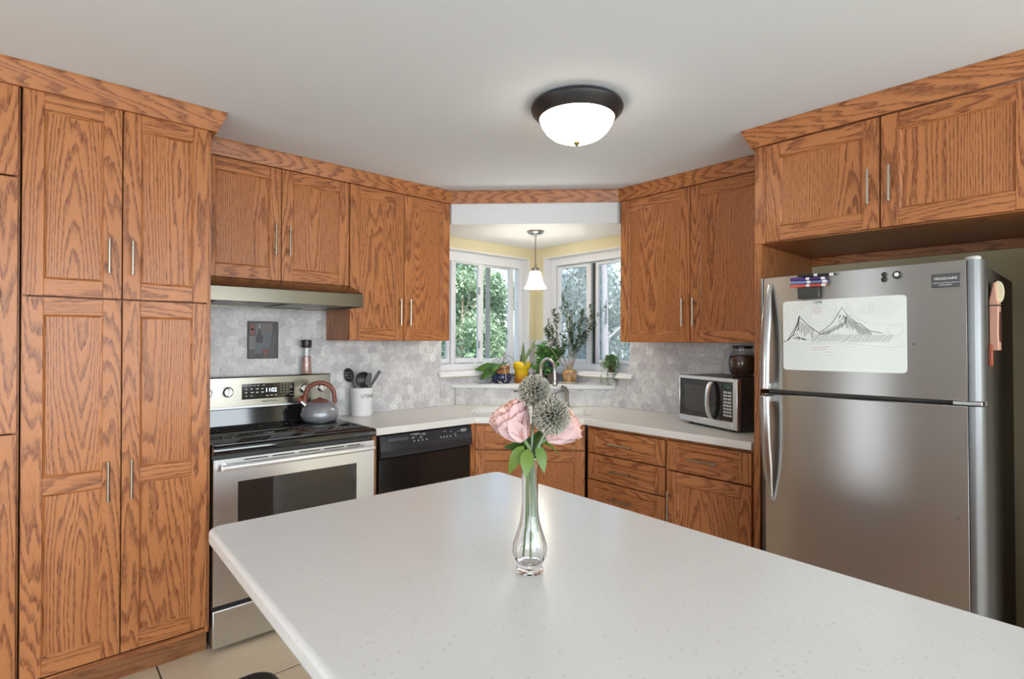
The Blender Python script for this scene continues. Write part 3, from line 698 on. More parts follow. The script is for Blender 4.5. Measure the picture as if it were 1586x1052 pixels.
for k in range(16): x = .055+.008*k; mb.add([pan(x, .829), pan(x+.004, .829), pan(x+.004, .846), pan(x, .846)], [(0, 1, 2, 3)])
make('vent_grille', mb, plain('vent_line', (.10, .11, .13), .4), cp)
mb = MB(); mb.add([pan(.577+.026*math.cos(2*PI*k/20), .842+.010*math.sin(2*PI*k/20), .001) for k in range(20)], [tuple(range(20))]); make('badge', mb, plain('badge_silver', (.62, .60, .58), .3, metal=.8), cp)
mb = MB(); mb.box(.004, DWd-.004, .06, .08, .0, .112); make('kick_plate', mb, BLACK_SATIN, t)

# --- refrigerator
FRL = (2.378, .6515, 0); FRR = (0, math.radians(-.6), -PI/2)
FM = Matrix.Translation(FRL) @ (Matrix.Rotation(-PI/2, 4, 'Z') @ Matrix.Rotation(math.radians(-.6), 4, 'Y'))
def FR(x, y, z): return tuple(FM @ Vector((x, y, z)))
t = thing('refrigerator', 'stainless steel top-freezer refrigerator with drawings and magnets on its door', 'refrigerator', FRL, FRR)
FH = .3735
def bow(x): return -.016*(1-(x/FH)**2)
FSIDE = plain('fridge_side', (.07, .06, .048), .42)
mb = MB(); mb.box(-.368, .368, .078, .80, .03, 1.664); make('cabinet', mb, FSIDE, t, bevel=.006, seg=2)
for a in (-.33, .30):
    for b in (.10, .70): mb = MB(); mb.box(a, a+.03, b, b+.03, -.002, .029); make('foot', mb, BLACK, t)
TRIMG = plain('door_end_trim', (.15, .155, .16), .36, metal=.7)
def fdoor(name, z0, z1):
    n_ = 14; xs = [-.352+(.352+.330)*k/n_ for k in range(n_+1)]
    mb = MB(); mb.prism([(x, bow(x)) for x in xs]+[(.330, .065), (-.352, .065)], z0, z1, 'z'); d = make(name, mb, STEEL, t, bevel=.002, smooth=30)
    mb = MB(); mb.prism([(.3315, bow(.33)), (.345, bow(.345)-.001), (.357, .004), (.367, .016), (FH, .038), (FH, .066), (.3315, .066)], z0, z1, 'z'); make('end_trim', mb, TRIMG, d, smooth=50)
    mb = MB(); mb.prism([(-.3535, bow(.3535)), (-.3535, .066), (-FH, .066), (-FH, .022), (-.366, .006)], z0, z1, 'z'); make('end_trim', mb, TRIMG, d, smooth=50)
    mb = MB(); mb.box(-.36, .36, .067, .077, z0+.01, z1-.01); make('gasket', mb, BLACK, d)
    return d
d1 = fdoor('freezer_door', 1.199, 1.679); d2 = fdoor('fresh_food_door', .055, 1.181)
def blade(mb, pts):     # arched strap handle: (x, y, z, half width, half thickness)
    sg = 12; vs = []
    for (x, y, z, a, b) in pts:
        for j in range(sg):
            q = 2*PI*j/sg; c_, s_ = math.cos(q), math.sin(q); vs.append((x+a*math.copysign(abs(c_)**.7, c_), y+b*math.copysign(abs(s_)**.7, s_), z))
    n_ = len(pts); mb.add(vs, [(i*sg+j, i*sg+(j+1) % sg, (i+1)*sg+(j+1) % sg, (i+1)*sg+j) for i in range(n_-1) for j in range(sg)]+[tuple(range(sg-1, -1, -1)), tuple((n_-1)*sg+j for j in range(sg))])
HSTEEL = plain('handle_steel', (.48, .48, .48), .25, metal=.95)
mb = MB(); P_ = []
for k in range(17):
    f = k/16; z = 1.652-(1.652-1.204)*f; y = -.008-.050*math.sin(min(1, f*1.25)*PI/2)**.8; P_.append((-.322-.004*f, y, z, .011+.009*min(1, f*3), .007+.006*f))
blade(mb, P_); mb.box(-.342, -.308, -.050, -.004, 1.203, 1.232); make('handle', mb, HSTEEL, d1, bevel=.004, seg=2)
mb = MB(); P_ = []
for k in range(17):
    f = k/16; z = 1.177-(1.177-.725)*f; g_ = 1-f; y = -.008-.050*math.sin(min(1, g_*1.25)*PI/2)**.8; P_.append((-.326+.004*f, y, z, .009+.011*min(1, g_*3), .007+.006*g_))
blade(mb, P_); mb.box(-.342, -.308, -.050, -.004, 1.149, 1.178); make('handle', mb, HSTEEL, d2, bevel=.004, seg=2)
mb = MB(); mb.lathe([(0, 0), (.022, 0), (.022, .010), (.018, .014), (0, .014)], .340, .045, 20, 1.680); make('hinge_cap', mb, plain('hinge_cap', (.55, .54, .48), .4), t)
mb = MB(); mb.box(.285, .365, .012, .07, 1.183, 1.197); make('hinge', mb, STEEL_L, t, bevel=.002)
mb = MB(); mb.box(.235, .314, bow(.27)-.006, bow(.3)+.002, 1.590, 1.636); bd = make('badge', mb, plain('badge_grey', (.07, .07, .075), .35, metal=.2), d1, bevel=.002)
mb = MB(); add_text(mb, 'FRIGIDAIRE', .0125, lambda x, z: (.2745+x, bow(.27)-.0066, 1.6195+z)); add_text(mb, 'GALLERY', .0062, lambda x, z: (.2745+x, bow(.27)-.0066, 1.5975+z), 1.4)
mb.box(.238, .311, bow(.27)-.0066, bow(.27)-.006, 1.6045, 1.6055); make('badge_lettering', mb, plain('badge_white', (.80, .80, .80), .4), bd)
mb = MB(); mb.lathe([(0, 0), (.004, 0), (0, .002)], 0, 0, 10); 
for nm, x, z in (('first', .182, 1.393), ('second', .300, .797)):
    mb = MB(); mb.tube([(x, bow(x)-.0012, z), (x, bow(x)+.001, z)], .004, 10); make('door_plug', mb, plain('plug', (.12, .11, .10), .5), d1 if z > 1.2 else d2)
# drawing board, markers and magnets stuck on the freezer door
def wbp(x, z, e=.0016): xx = x; return (xx, bow(xx)-e, z)
bx0, bx1, bz0, bz1, rc = -.268, .163, 1.287, 1.572, .014
bo = Vector((-.0525, 0, 1.43))
t = thing('whiteboard', 'white dry-erase sheet with a drawing of two mountains on the freezer door', 'whiteboard', FR(*bo), FRR)
mb = MB(); nx = 24
cols = []
for k in range(nx+1):
    x = bx0+(bx1-bx0)*k/nx; e = 0
    dx = min(x-bx0, bx1-x)
    if dx < rc: e = rc-math.sqrt(max(0, rc*rc-(rc-dx)**2))
    cols.append((x, bz0+e, bz1-e))
# finer columns at the rounded ends
cols = sorted(cols+[(bx0+q*rc, bz0+rc-math.sqrt(rc*rc-(rc-q*rc)**2), bz1-rc+math.sqrt(rc*rc-(rc-q*rc)**2)) for q in (.1, .3, .6)]+[(bx1-q*rc, bz0+rc-math.sqrt(rc*rc-(rc-q*rc)**2), bz1-rc+math.sqrt(rc*rc-(rc-q*rc)**2)) for q in (.1, .3, .6)])
vs = []
for x, a, b in cols: vs += [Vector(wbp(x, a, .0003))-bo, Vector(wbp(x, a, .0016))-bo, Vector(wbp(x, b, .0016))-bo, Vector(wbp(x, b, .0003))-bo]
m_ = len(cols); mb.add(vs, [(4*i+j, 4*(i+1)+j, 4*(i+1)+(j+1) % 4, 4*i+(j+1) % 4) for i in range(m_-1) for j in range(4)])
make('sheet', mb, plain('whiteboard_white', (.70, .73, .70), .28), t)
def stroke(mb, pts, wd, e=.0021):     # a pen line lying on the sheet; pts are 0..1586 x 0..1034 crop coordinates
    q = []
    for (px, py) in pts:
        f = (px-125)/(1480-125); top = 185-(185-95)*f; bot = 895+(935-895)*f; g_ = (py-top)/(bot-top)
        q.append((bx0+(bx1-bx0)*f, bz1-(bz1-bz0)*g_))
    vs = []
    for i, (x, z) in enumerate(q):
        a, b = q[max(i-1, 0)], q[min(i+1, len(q)-1)]; dx, dz = b[0]-a[0], b[1]-a[1]; L = math.hypot(dx, dz) or 1
        for sg in (-1, 1): vs.append(Vector(wbp(x-dz/L*wd*sg/2, z+dx/L*wd*sg/2, e))-bo)
    mb.add(vs, [(2*i, 2*i+1, 2*i+3, 2*i+2) for i in range(len(q)-1)])
INK = plain('black_ink', (.03, .03, .035), .5); INKG = plain('pale_green_ink', (.50, .60, .57), .5); INKR = plain('red_ink', (.58, .30, .34), .5)
mb = MB(); rr = random.Random(11)
stroke(mb, [(128, 608), (190, 580), (240, 510), (300, 420), (330, 335), (345, 350), (440, 430), (520, 480), (560, 505)], .0024)
stroke(mb, [(185, 590), (250, 535), (285, 470), (320, 400), (335, 330)], .003)
stroke(mb, [(560, 505), (640, 465), (720, 400), (780, 310), (830, 230), (870, 300), (920, 350), (990, 405), (1015, 400), (1060, 440), (1110, 480), (1180, 495), (1245, 508)], .0020)
stroke(mb, [(320, 400), (325, 470), (290, 490)], .0016); stroke(mb, [(250, 540), (300, 520), (330, 555), (250, 570)], .0016)
for k in range(16): x = 330+12*k; y = 385+6*k; stroke(mb, [(x, y), (x-14-rr.uniform(0, 20), 455+5*k+rr.uniform(0, 60))], .0011)
for k in range(26): x = 565+11*k; yt = 500-3.4*k-(k*k*.06); stroke(mb, [(x+10, yt+rr.uniform(-4, 20)), (x-8, min(525, yt+50+rr.uniform(0, 25)))], .0015 if k < 12 else .0011)
for k in range(30): x = 850+9.5*k; yt = 320+6.0*k; stroke(mb, [(x, yt), (x+16, min(525, yt+70+rr.uniform(0, 70)))], .0010)
for k in range(40): x = 480+21*k; stroke(mb, [(x+55, 520+rr.uniform(-8, 8)+.12*k), (x-5, 600+rr.uniform(-10, 10))], .0010)
for k in range(12): stroke(mb, [(260+rr.uniform(-10, 130), 545+rr.uniform(-5, 20)), (330+rr.uniform(-20, 120), 580+rr.uniform(-5, 15))], .0010)
for k in range(18): x = 840+rr.uniform(-40, 60); y = 340+rr.uniform(-30, 90); stroke(mb, [(x, y), (x-12, y+30)], .0014)
make('ink_mountains', mb, INK, t)
mb = MB(); add_text(mb, '1398', .017, lambda x, z: tuple(Vector(wbp(-.133+x, 1.5615+z, .0022))-bo)); make('ink_number', mb, INK, t)
def spiral(mb, cx, cy, r0, r1, turns, wd, sq=.8, ph=0):
    n_ = int(26*turns); stroke(mb, [(cx+(r0+(r1-r0)*k/n_)*math.cos(ph+2*PI*turns*k/n_), cy+sq*(r0+(r1-r0)*k/n_)*math.sin(ph+2*PI*turns*k/n_)) for k in range(n_+1)], wd, .0019)
mb = MB()
spiral(mb, 225, 320, 30, 95, 2.2, .0011, 1.1); spiral(mb, 585, 330, 90, 185, 2, .0011, .72); spiral(mb, 1250, 250, 25, 145, 4, .0011); spiral(mb, 1090, 250, 20, 75, 2.5, .0011); spiral(mb, 1370, 480, 60, 85, 1.6, .0011); spiral(mb, 360, 220, 15, 40, 1.5, .001); spiral(mb, 190, 470, 10, 40, 1.5, .001)
stroke(mb, [(905, 200), (930, 290), (1010, 360), (1120, 410), (1280, 420), (1440, 410)], .0011); stroke(mb, [(885, 170), (880, 260), (960, 350), (1090, 400)], .0011); stroke(mb, [(745, 190), (770, 240), (740, 330)], .0011)
for k in range(9): y = 640+30*k; stroke(mb, [(150+rr.uniform(0, 60), y+10), (420, y-12+rr.uniform(-6, 6)), (760, y-18), (1100, y), (1440-rr.uniform(0, 60), y+22)], .0009)
stroke(mb, [(140, 640), (300, 615), (560, 622), (800, 605), (1100, 640), (1300, 665), (1470, 640)], .0014); stroke(mb, [(1250, 520), (1400, 580), (1470, 640)], .001)
make('ink_sky_and_lake', mb, INKG, t)
mb = MB(); spiral(mb, 555, 262, 6, 58, 2.6, .0013, .85); make('ink_sun', mb, INKR, t); mb = MB(); stroke(mb, [(500, 668), (600, 655), (690, 650)], .0014); stroke(mb, [(480, 690), (570, 680), (650, 672)], .0012); stroke(mb, [(640, 705), (690, 712)], .0014); stroke(mb, [(680, 740), (720, 748)], .0014)
make('ink_reflection', mb, INKR, t)
def marker(col, x0, z0, x1, z1, yy, lab, flip=False):
    o = Vector(((x0+x1)/2, yy, (z0+z1)/2)); t = thing('marker', lab, 'marker', FR(*o), FRR, 'dry-erase markers on the freezer door')
    a, b = Vector((x0, yy, z0))-o, Vector((x1, yy, z1))-o
    mb = MB(); mb.tube([a.lerp(b, f) for f in (0, .02, .44, .45)], [.004, .0062, .0062, .0055], 12); make('cap', mb, plain('marker_'+col[0], col[1], .35), t)
    mb = MB(); mb.tube([a.lerp(b, f) for f in (.451, .46, .96, .965)], [.0058, .0060, .0060, .005], 12); bd_ = make('barrel', mb, plain('marker_white', (.75, .75, .77), .35), t)
    mb = MB(); mb.tube([a.lerp(b, f) for f in (.55, .86)], .00615, 12, caps=False); make('barrel_print', mb, plain('marker_print_'+col[0], tuple(c*.8 for c in col[1]), .4), bd_)
    mb = MB(); mb.tube([a.lerp(b, f) for f in (.966, 1.0)], [.0045, .004], 10); make('end_plug', mb, plain('marker_'+col[0], col[1], .35), t)
ym = -.0345
marker(('black', (.012, .012, .013)), -.200, 1.673, -.062, 1.666, ym, 'black dry-erase marker, topmost of the four on the freezer door')
marker(('purple', (.07, .025, .16)), -.228, 1.660, -.093, 1.654, ym, 'purple dry-erase marker just under the black one on the freezer door')
marker(('blue', (.16, .20, .42)), -.227, 1.646, -.087, 1.641, ym, 'pale blue dry-erase marker between the purple and the red one')
marker(('red', (.55, .09, .06)), -.229, 1.632, -.091, 1.628, ym, 'red dry-erase marker, lowest of the four, resting on the black holder')
o = (-.160, bow(-.16), 1.601)
t = thing('marker_holder', 'black magnetic eraser block under the markers on the freezer door', 'holder', FR(*o), FRR)
mb = MB(); mb.box(-.040, .040, -.024, -.0022, -.022, .022); make('felt_block', mb, BLACK_SATIN, t, bevel=.003, seg=2)
mb = MB(); mb.box(-.030, .030, -.010, -.0022, .0225, .077); make('clip_bar', mb, BLACK, t, bevel=.001)
for lab, x, z, r, col in (('small round black magnet, the upper of the pair on the freezer door', .096, 1.650, .0085, BLACK), ('small round black magnet, the lower of the pair on the freezer door', .096, 1.632, .0095, BLACK)):
    mb = MB(); mb.tube([(0, .0005, 0), (0, -.006, 0), (0, -.008, 0)], [r, r, r*.6], 20); solo('magnet', mb, col, lab, 'magnet', FR(x, bow(x)-.001, z), FRR, 'magnets on the freezer door')
t = thing('magnet', 'black magnet with a white centre on the freezer door, right of the pair', 'magnet', FR(.136, bow(.136)-.001, 1.645), FRR, 'magnets on the freezer door')
mb = MB(); mb.tube([(0, .0005, 0), (0, -.007, 0), (0, -.010, 0)], [.014, .014, .011], 24); make('ring', mb, BLACK, t)
mb = MB(); mb.tube([(-.001, -.0095, .001), (-.001, -.0125, .001)], [.008, .006], 16); make('white_centre', mb, WHITE_PL, t)
# clip on the side of the fridge
t = thing('tape_dispenser', 'pink holder with a cream ribbed roll stuck on the right side of the refrigerator', 'dispenser', FR(.3695, .16, 1.37), FRR)
PINK = plain('dusty_pink', (.52, .27, .19), .5)
mb = MB(); mb.prism([(.0, .0), (.0, .175), (.012, .238), (.018, .238), (.022, .175), (.026, .165), (.024, .06), (.026, 0)], -.030, .030, 'y'); bd = make('holder', mb, PINK, t, bevel=.004, seg=2)
mb = MB(); mb.box(.0262, .0285, -.010, .012, .03, .135); make('slot', mb, plain('dark_slot', (.06, .02, .012), .6), bd)
mb = MB(); mb.box(-.0, .0275, -.031, .031, .155, .159); make('band', mb, BLACK, bd)
mb = MB(); mb.lathe([(.0, -.022), (.046, -.022), (.048, -.018), (.048, .018), (.046, .022), (.0, .022)], seg=40, rib=lambda a, i: 1-.035*(int(a/(2*PI)*40) % 2))
R_ = Matrix.Rotation(PI/2, 4, 'X'); mb.v = [tuple((R_ @ Vector(v))*.8+Vector((.030, 0, .205))) for v in mb.v]; mb.v = [(.0235+(v[0]-.03)*.36, v[1], v[2]) for v in mb.v]; make('cream_roll', mb, plain('cream_plastic', (.66, .60, .42), .5), t, smooth=20)
mb = MB(); mb.box(.0, .012, -.014, .010, -.045, .030); solo('red_tag', mb, plain('rust_red', (.28, .06, .03), .5), 'small rust red tag hanging below the pink holder on the refrigerator', 'tag', FR(.3695, .112, 1.36), FRR, bevel=.003)

# --- microwave
MWR = (0, 0, math.radians(-110.2)); MWL = (2.952, 1.774, .9145)
t = thing('microwave', 'stainless steel microwave oven with black door and side, on the right worktop', 'microwave', MWL, MWR)
MW_, MH = .472, .270
mb = MB(); mb.box(.002, MW_-.002, .022, .325, .016, .016+MH); make('case', mb, plain('microwave_case', (.030, .024, .021), .38), t, bevel=.004, seg=2)
mb = MB(); ring(mb, 0, MW_, .014, .018+MH, -.002, .0215, .012, .034, .022, .040); make('front_frame', mb, STEEL_L, t, bevel=.003)
mb = MB(); mb.box(.0125, .356, .000, .021, .0545, .265); dr = make('door', mb, BLACK_GL, t, bevel=.002)
mb = MB(); mb.box(.055, .265, -.0012, .0005, .085, .235); make('door_window', mb, plain('microwave_window', (.05, .047, .044), .18), dr)
mb = MB(); P_ = [(.290, -.010-.030*math.sin(PI*k/14)**.5, .058+.205*k/14, .017, .006) for k in range(15)]; blade(mb, P_); make('handle', mb, STEEL_L, dr)
mb = MB(); mb.box(.358, .4375, .001, .021, .0545, .265); cp = make('control_panel', mb, BLACK_GL, t, bevel=.002)
mb = MB(); mb.box(.368, .428, -.0003, .0012, .228, .255); make('display', mb, plain('display_dark', (.015, .03, .018), .2), cp)
mb = MB(); add_text(mb, '5:12', .018, lambda x, z: (.402+x, -.0006, .241+z)); make('display_digits', mb, GREEN_DIGIT, cp)
for r_ in range(8):
    for c_ in range(3 if r_ > 3 else 2):
        wd = .017 if r_ > 3 else .026; x = .371+c_*(.0205 if r_ > 3 else .031); z = .206-r_*.0178
        mb = MB(); mb.box(x, x+wd, -.0006, .0008, z, z+.0105); make('key', mb, plain('key_grey', (.50, .49, .47), .5), cp)
mb = MB()
for x in (.06, .41):
    for y in (.05, .28): mb = MB(); mb.lathe([(0, 0), (.013, 0), (.015, .0155), (0, .0155)], x, y, 12); make('foot', mb, BLACK, t)
# jar of coffee on it
t = thing('storage_jar', 'round glass jar of dark coffee beans with a black lid, on the microwave', 'jar', (3.075, 1.438, 1.2015))
JP = [(.052, 0), (.060, .006), (.072, .03), (.079, .065), (.078, .095), (.068, .125), (.055, .143), (.050, .150), (.050, .158)]
mb = MB(); mb.lathe([(0, 0)]+JP+[(.047, .158), (.047, .150), (.052, .141), (.065, .123), (.075, .095), (.076, .065), (.069, .031), (.057, .009), (0, .004)], seg=40); make('glass', mb, THIN, t)
mb = MB(); mb.lathe([(0, .006), (.055, .010), (.067, .031), (.0735, .065), (.0725, .095), (.066, .115), (.03, .122), (0, .119)], seg=40); b_ = make('coffee_beans', mb, speckle('coffee_beans', (.035, .015, .007), (.11, .05, .024), 170, .45), t); b_['kind'] = 'stuff'
mb = MB(); mb.lathe([(0, .1585), (.053, .1585), (.055, .161), (.055, .172), (.052, .176), (0, .177)], seg=36); make('lid', mb, BLACK, t)
# --- electrical outlets
def outlet(lab, loc, rot, w2, gangs):
    t = thing('electrical_outlet', lab, 'outlet', loc, rot, 'outlets on the marble splashback')
    mb = MB(); mb.box(-w2, w2, -.006, 0, -.058, .058); make('cover_plate', mb, plain('outlet_plate', (.62, .61, .60), .35), t, bevel=.003, seg=2)
    for gx in gangs:
        for gz in (-.021, .021):
            mb = MB(); mb.add([(gx+.016*math.cos(a), -.0068, gz+.014*math.sin(a)) for a in [2*PI*k/16 for k in range(16)]], [tuple(range(16))]); r_ = make('receptacle', mb, WHITE_PL, t)
            mb = MB(); mb.box(gx-.008, gx-.005, -.0074, -.0069, gz-.002, gz+.007); mb.box(gx+.005, gx+.008, -.0074, -.0069, gz-.002, gz+.007); mb.box(gx-.002, gx+.002, -.0074, -.0069, gz-.010, gz-.006); make('slots', mb, BLACK, r_)
outlet('white outlet plate on the marble behind the utensil crock', (1.752, YW-.0066, 1.262), (0, 0, 0), .036, (0,))
outlet('wide outlet plate on the marble behind the microwave', (XW-.0066, 1.705, 1.200), RIGHT, .060, (-.023, .023))
# --- ceiling light and pendant
t = thing('ceiling_light', 'round dark bronze flush ceiling light with glowing alabaster bowl', 'light', (1.737, 1.532, ZC-.0005))
mb = MB(); mb.lathe([(.0, -.001), (.178, -.001), (.190, -.006), (.196, -.020), (.190, -.034), (.176, -.045), (.170, -.056), (.160, -.062), (.150, -.060), (.150, -.030), (.0, -.030)], seg=64); make('base_ring', mb, BRONZE, t)
mb = MB(); mb.lathe([(.156, -.058), (.158, -.064), (.150, -.085), (.132, -.112), (.105, -.135), (.07, -.150), (.035, -.157), (0, -.158)], seg=64); make('glass_bowl', mb, BOWL, t)
mb = MB(); mb.lathe([(0, -.157), (.011, -.158), (.013, -.163), (.010, -.168), (.006, -.174), (0, -.176)], seg=20); make('finial', mb, plain('antique_brass', (.22, .18, .07), .35, metal=.8), t)
t = thing('pendant_light', 'small nickel pendant lamp with a glowing white bell shade over the sink', 'light', (2.705, 2.772, 2.1835))
mb = MB(); mb.lathe([(0, 0), (.066, 0), (.064, -.006), (.050, -.018), (.028, -.027), (.012, -.031), (.009, -.040), (0, -.040)], seg=40); make('canopy', mb, CHROME, t)
mb = MB(); mb.tube([(0, 0, -.038), (0, 0, -.245)], .0045, 10); make('rod', mb, NICKEL, t)
mb = MB(); mb.lathe([(0, -.235), (.008, -.236), (.010, -.255), (.026, -.262), (.028, -.285), (.022, -.288), (0, -.288)], seg=28); make('socket_cap', mb, FAUCET, t)
mb = MB(); mb.lathe([(.026, -.286), (.036, -.290), (.042, -.305), (.046, -.330), (.053, -.358), (.064, -.384), (.077, -.402), (.079, -.408), (.076, -.406), (.062, -.386), (.050, -.358), (.043, -.330), (.039, -.305), (.030, -.293)], seg=44); make('bell_shade', mb, SHADE, t)
# ------------------------------------------------------------------ things on the stove and worktop
t = thing('kettle', 'grey enamel kettle with a wooden-look brown handle on the stove', 'kettle', (1.272, 3.095, .9258), (0, 0, math.radians(-28)))
mb = MB(); mb.lathe([(0, .006), (.080, .006), (.094, .014), (.104, .035), (.105, .052), (.098, .075), (.082, .096), (.060, .111), (.045, .116), (0, .116)], seg=48); make('body', mb, plain('kettle_grey', (.30, .31, .335), .30, metal=.35), t)
mb = MB(); mb.lathe([(0, 0), (.082, 0), (.088, .003), (.088, .008), (0, .008)], seg=40); make('base', mb, BLACK_SATIN, t)
BROWN = speckle('brown_handle', (.22, .062, .035), (.14, .035, .02), 40, .38)
mb = MB(); mb.lathe([(.046, .114), (.050, .118), (.046, .124), (.03, .130), (.012, .134), (.010, .140), (0, .142)], seg=36); make('lid', mb, BROWN, t)
mb = MB(); mb.tube([(-.070, 0, .088), (-.095, 0, .112), (-.108, 0, .124)], [.022, .017, .015], 16); make('spout', mb, CHROME, t)
mb = MB(); mb.tube([(-.100, 0, .118), (-.112, 0, .130), (-.120, 0, .137)], [.019, .018, .014], 16); mb.tube([(-.112, 0, .135), (-.095, 0, .150), (-.082, 0, .146)], .006, 8); make('whistle', mb, BROWN, t)
mb = MB(); P_ = []
for k in range(21):
    a = PI*(1.06-1.12*k/20); P_.append((.083*math.cos(a), 0, .120+.105*max(0, math.sin(a))**.75-(.012 if math.sin(a) < .2 else 0)))
mb.tube(P_, [.010]+[.0125]*19+[.010], 12); make('handle', mb, BROWN, t)
t = thing('salt_grinder', 'glass grinder of pink salt with a black cap, on the stove back panel', 'grinder', (1.268, 3.291, 1.1935))
mb = MB(); mb.lathe([(0, 0), (.031, 0), (.032, .004), (.028, .05), (.0255, .11), (.026, .158), (.0245, .158), (.024, .11), (.0265, .05), (.030, .006), (0, .004)], seg=32); make('glass_body', mb, THIN, t)
mb = MB(); mb.lathe([(0, .0045), (.0295, .006), (.0262, .05), (.0236, .105), (0, .11)], seg=28); k = make('salt_grains', mb, speckle('pink_salt', (.42, .20, .15), (.62, .40, .33), 300, .5), t); k['kind'] = 'stuff'
mb = MB(); mb.lathe([(0, .1585), (.027, .1585), (.0285, .163), (.0305, .20), (.029, .207), (0, .2085)], seg=32, rib=lambda a, i: 1+.012*math.cos(a*18)); make('cap', mb, BLACK, t)
# plaque with a bottle of wine
t = thing('wall_plaque', 'small dark plaque painted with a wine bottle and glass, on the marble above the stove', 'plaque', (.943, YW-.0068, 1.290))
mb = MB(); mb.box(0, .170, -.009, 0, 0, .217); make('frame', mb, plain('plaque_frame', (.035, .028, .028), .45), t, bevel=.0015)
yq = -.0094
def flat(mb, pts, e=0): mb.add([(x, yq-e, z) for x, z in pts], [tuple(range(len(pts)))])
for nm, col, shapes in (
    ('painted_ground', (.055, .046, .049), [[(.006, .006), (.164, .006), (.164, .211), (.006, .211)]]),
    ('painted_wall', (.13, .11, .105), [[(.042, .056), (.120, .056), (.135, .150), (.135, .208), (.042, .208)]]),
    ('painted_cloth', (.15, .14, .135), [[(.007, .055), (.045, .055), (.045, .135), (.007, .130)]]),
    ('painted_label', (.095, .11, .135), [[(.078, .058), (.122, .058), (.128, .145), (.085, .145)], [(.040, .028), (.075, .028), (.078, .092), (.040, .090)]]),
    ('painted_bottle', (.028, .022, .028), [[(.042, .092), (.080, .092), (.083, .130), (.070, .150), (.068, .195), (.060, .195), (.058, .150), (.044, .130)], [(.042, .008), (.074, .008), (.074, .027), (.042, .027)]]),
    ('painted_fruit', (.20, .05, .038), [[(.010+.014+.014*math.cos(a), .185+.02*math.sin(a)) for a in [2*PI*k/12 for k in range(12)]], [(.024+.012*math.cos(a), .155+.02*math.sin(a)) for a in [2*PI*k/12 for k in range(12)]], [(.075, .050), (.115, .050), (.108, .030), (.098, .018), (.090, .030)]]),
    ('painted_highlight', (.42, .42, .40), [[(.060, .175), (.066, .175), (.066, .196), (.060, .196)]])):
    mb = MB()
    for k, s_ in enumerate(shapes): flat(mb, s_, .0002*(1+['painted_ground', 'painted_wall', 'painted_cloth', 'painted_label', 'painted_bottle', 'painted_fruit', 'painted_highlight'].index(nm)))
    make(nm, mb, plain(nm, col, .4), t)
mb = MB(); pts = []
for k in range(60): f = k/59; pts.append((.132+.020*f+.010*math.sin(k*1.05), yq-.002, .035+.125*f+.006*math.cos(k*1.05)))
mb.tube(pts, .0009, 5); make('script_flourish', mb, plain('script_grey', (.26, .26, .25), .5), t)
# crock of utensils
CX, CY = 1.612, 3.250
t = thing('utensil_crock', 'white ceramic crock lettered UTENSILS on the worktop right of the stove', 'crock', (CX, CY, .9145))
mb = MB(); mb.lathe([(0, 0), (.062, 0), (.066, .004), (.0705, .172), (.072, .178), (.0705, .181), (.066, .178), (.0625, .010), (0, .008)], seg=48); make('pot', mb, plain('white_ceramic', (.74, .74, .74), .25), t)
th0 = math.atan2(-CY, -CX)
mb = MB(); vs, fs = text_geo('UTENSILS', .030)
W_ = max(v.x for v in vs)-min(v.x for v in vs); x0_ = min(v.x for v in vs)
mb.add([((.0705+.0006)*math.cos(th0+(v.x*.95-x0_*.95-.004)/.069), (.0705+.0006)*math.sin(th0+(v.x*.95-x0_*.95-.004)/.069), .128+v.y) for v in vs], fs); make('lettering', mb, plain('lettering_dark', (.06, .06, .065), .5), t)
RT = Vector((.745, -.667, 0)); FWD = Vector((.667, .745, 0)); ZV = Vector((0, 0, 1))
def utensil(name, lab, mat_, base, tip, head):
    base, tip = Vector(base), Vector(tip); d = (tip-base).normalized(); t = thing(name, lab, name.replace('_', ' '), base, group='utensils in the crock')
    mb = MB(); mb.tube([(0, 0, 0), (tip-base)*.5, tip-base], [.005, .006, .007], 10); make('handle', mb, mat_, t)
    return t, d, tip-base
BLK2 = plain('utensil_black', (.016, .016, .017), .38); GRY2 = plain('utensil_grey', (.10, .10, .105), .45)
cb = Vector((CX, CY, .93))
def disc_head(mb, c, nrm, updir, a, b, cup=.012, thick=.004, holes=0):   # spoon-like head
    nrm = Vector(nrm).normalized(); up = (Vector(updir)-nrm*Vector(updir).dot(nrm)).normalized(); sd = up.cross(nrm); nr, sg = 6, 28; vs = []; fs = []
    for side in (0, 1):
        for i in range(nr+1):
            for j in range(sg):
                q = 2*PI*j/sg; r = i/nr; vs.append(c+sd*a*r*math.cos(q)+up*b*r*math.sin(q)-nrm*cup*(1-r*r)+nrm*thick*side)
    o = (nr+1)*sg
    for i in range(nr):
        for j in range(sg):
            k = (j+1) % sg; p = (i*sg+j, i*sg+k, (i+1)*sg+k, (i+1)*sg+j); fs += [p, tuple(o+x for x in reversed(p))]
    for j in range(sg): k = (j+1) % sg; fs.append((nr*sg+j, nr*sg+k, o+nr*sg+k, o+nr*sg+j))
    mb.add(vs, fs)
t, d, hd = utensil('slotted_spoon', 'black slotted spoon leaning left in the utensil crock', BLK2, cb+RT*.02, cb-RT*.062+ZV*.215-FWD*.010, None)
mb = MB(); c = hd-RT*.018+ZV*.030; disc_head(mb, c, -FWD-RT*.3, d, .036, .046); make('bowl', mb, BLK2, t)
mb = MB()
for i in range(4):
    for j in range(3): q = c-FWD*.004+RT*(i-1.5)*.011-RT*.010*(j-1)*.4+ZV*(j-1)*.017; mb.tube([q-FWD*.006, q-FWD*.0075], .003, 8)
make('slots', mb, plain('slot_light', (.30, .29, .28), .6), t)
t, d, hd = utensil('serving_spoon', 'large black solid spoon in the middle of the utensil crock', BLK2, cb-RT*.02, cb+RT*.010+ZV*.195-FWD*.015, None)
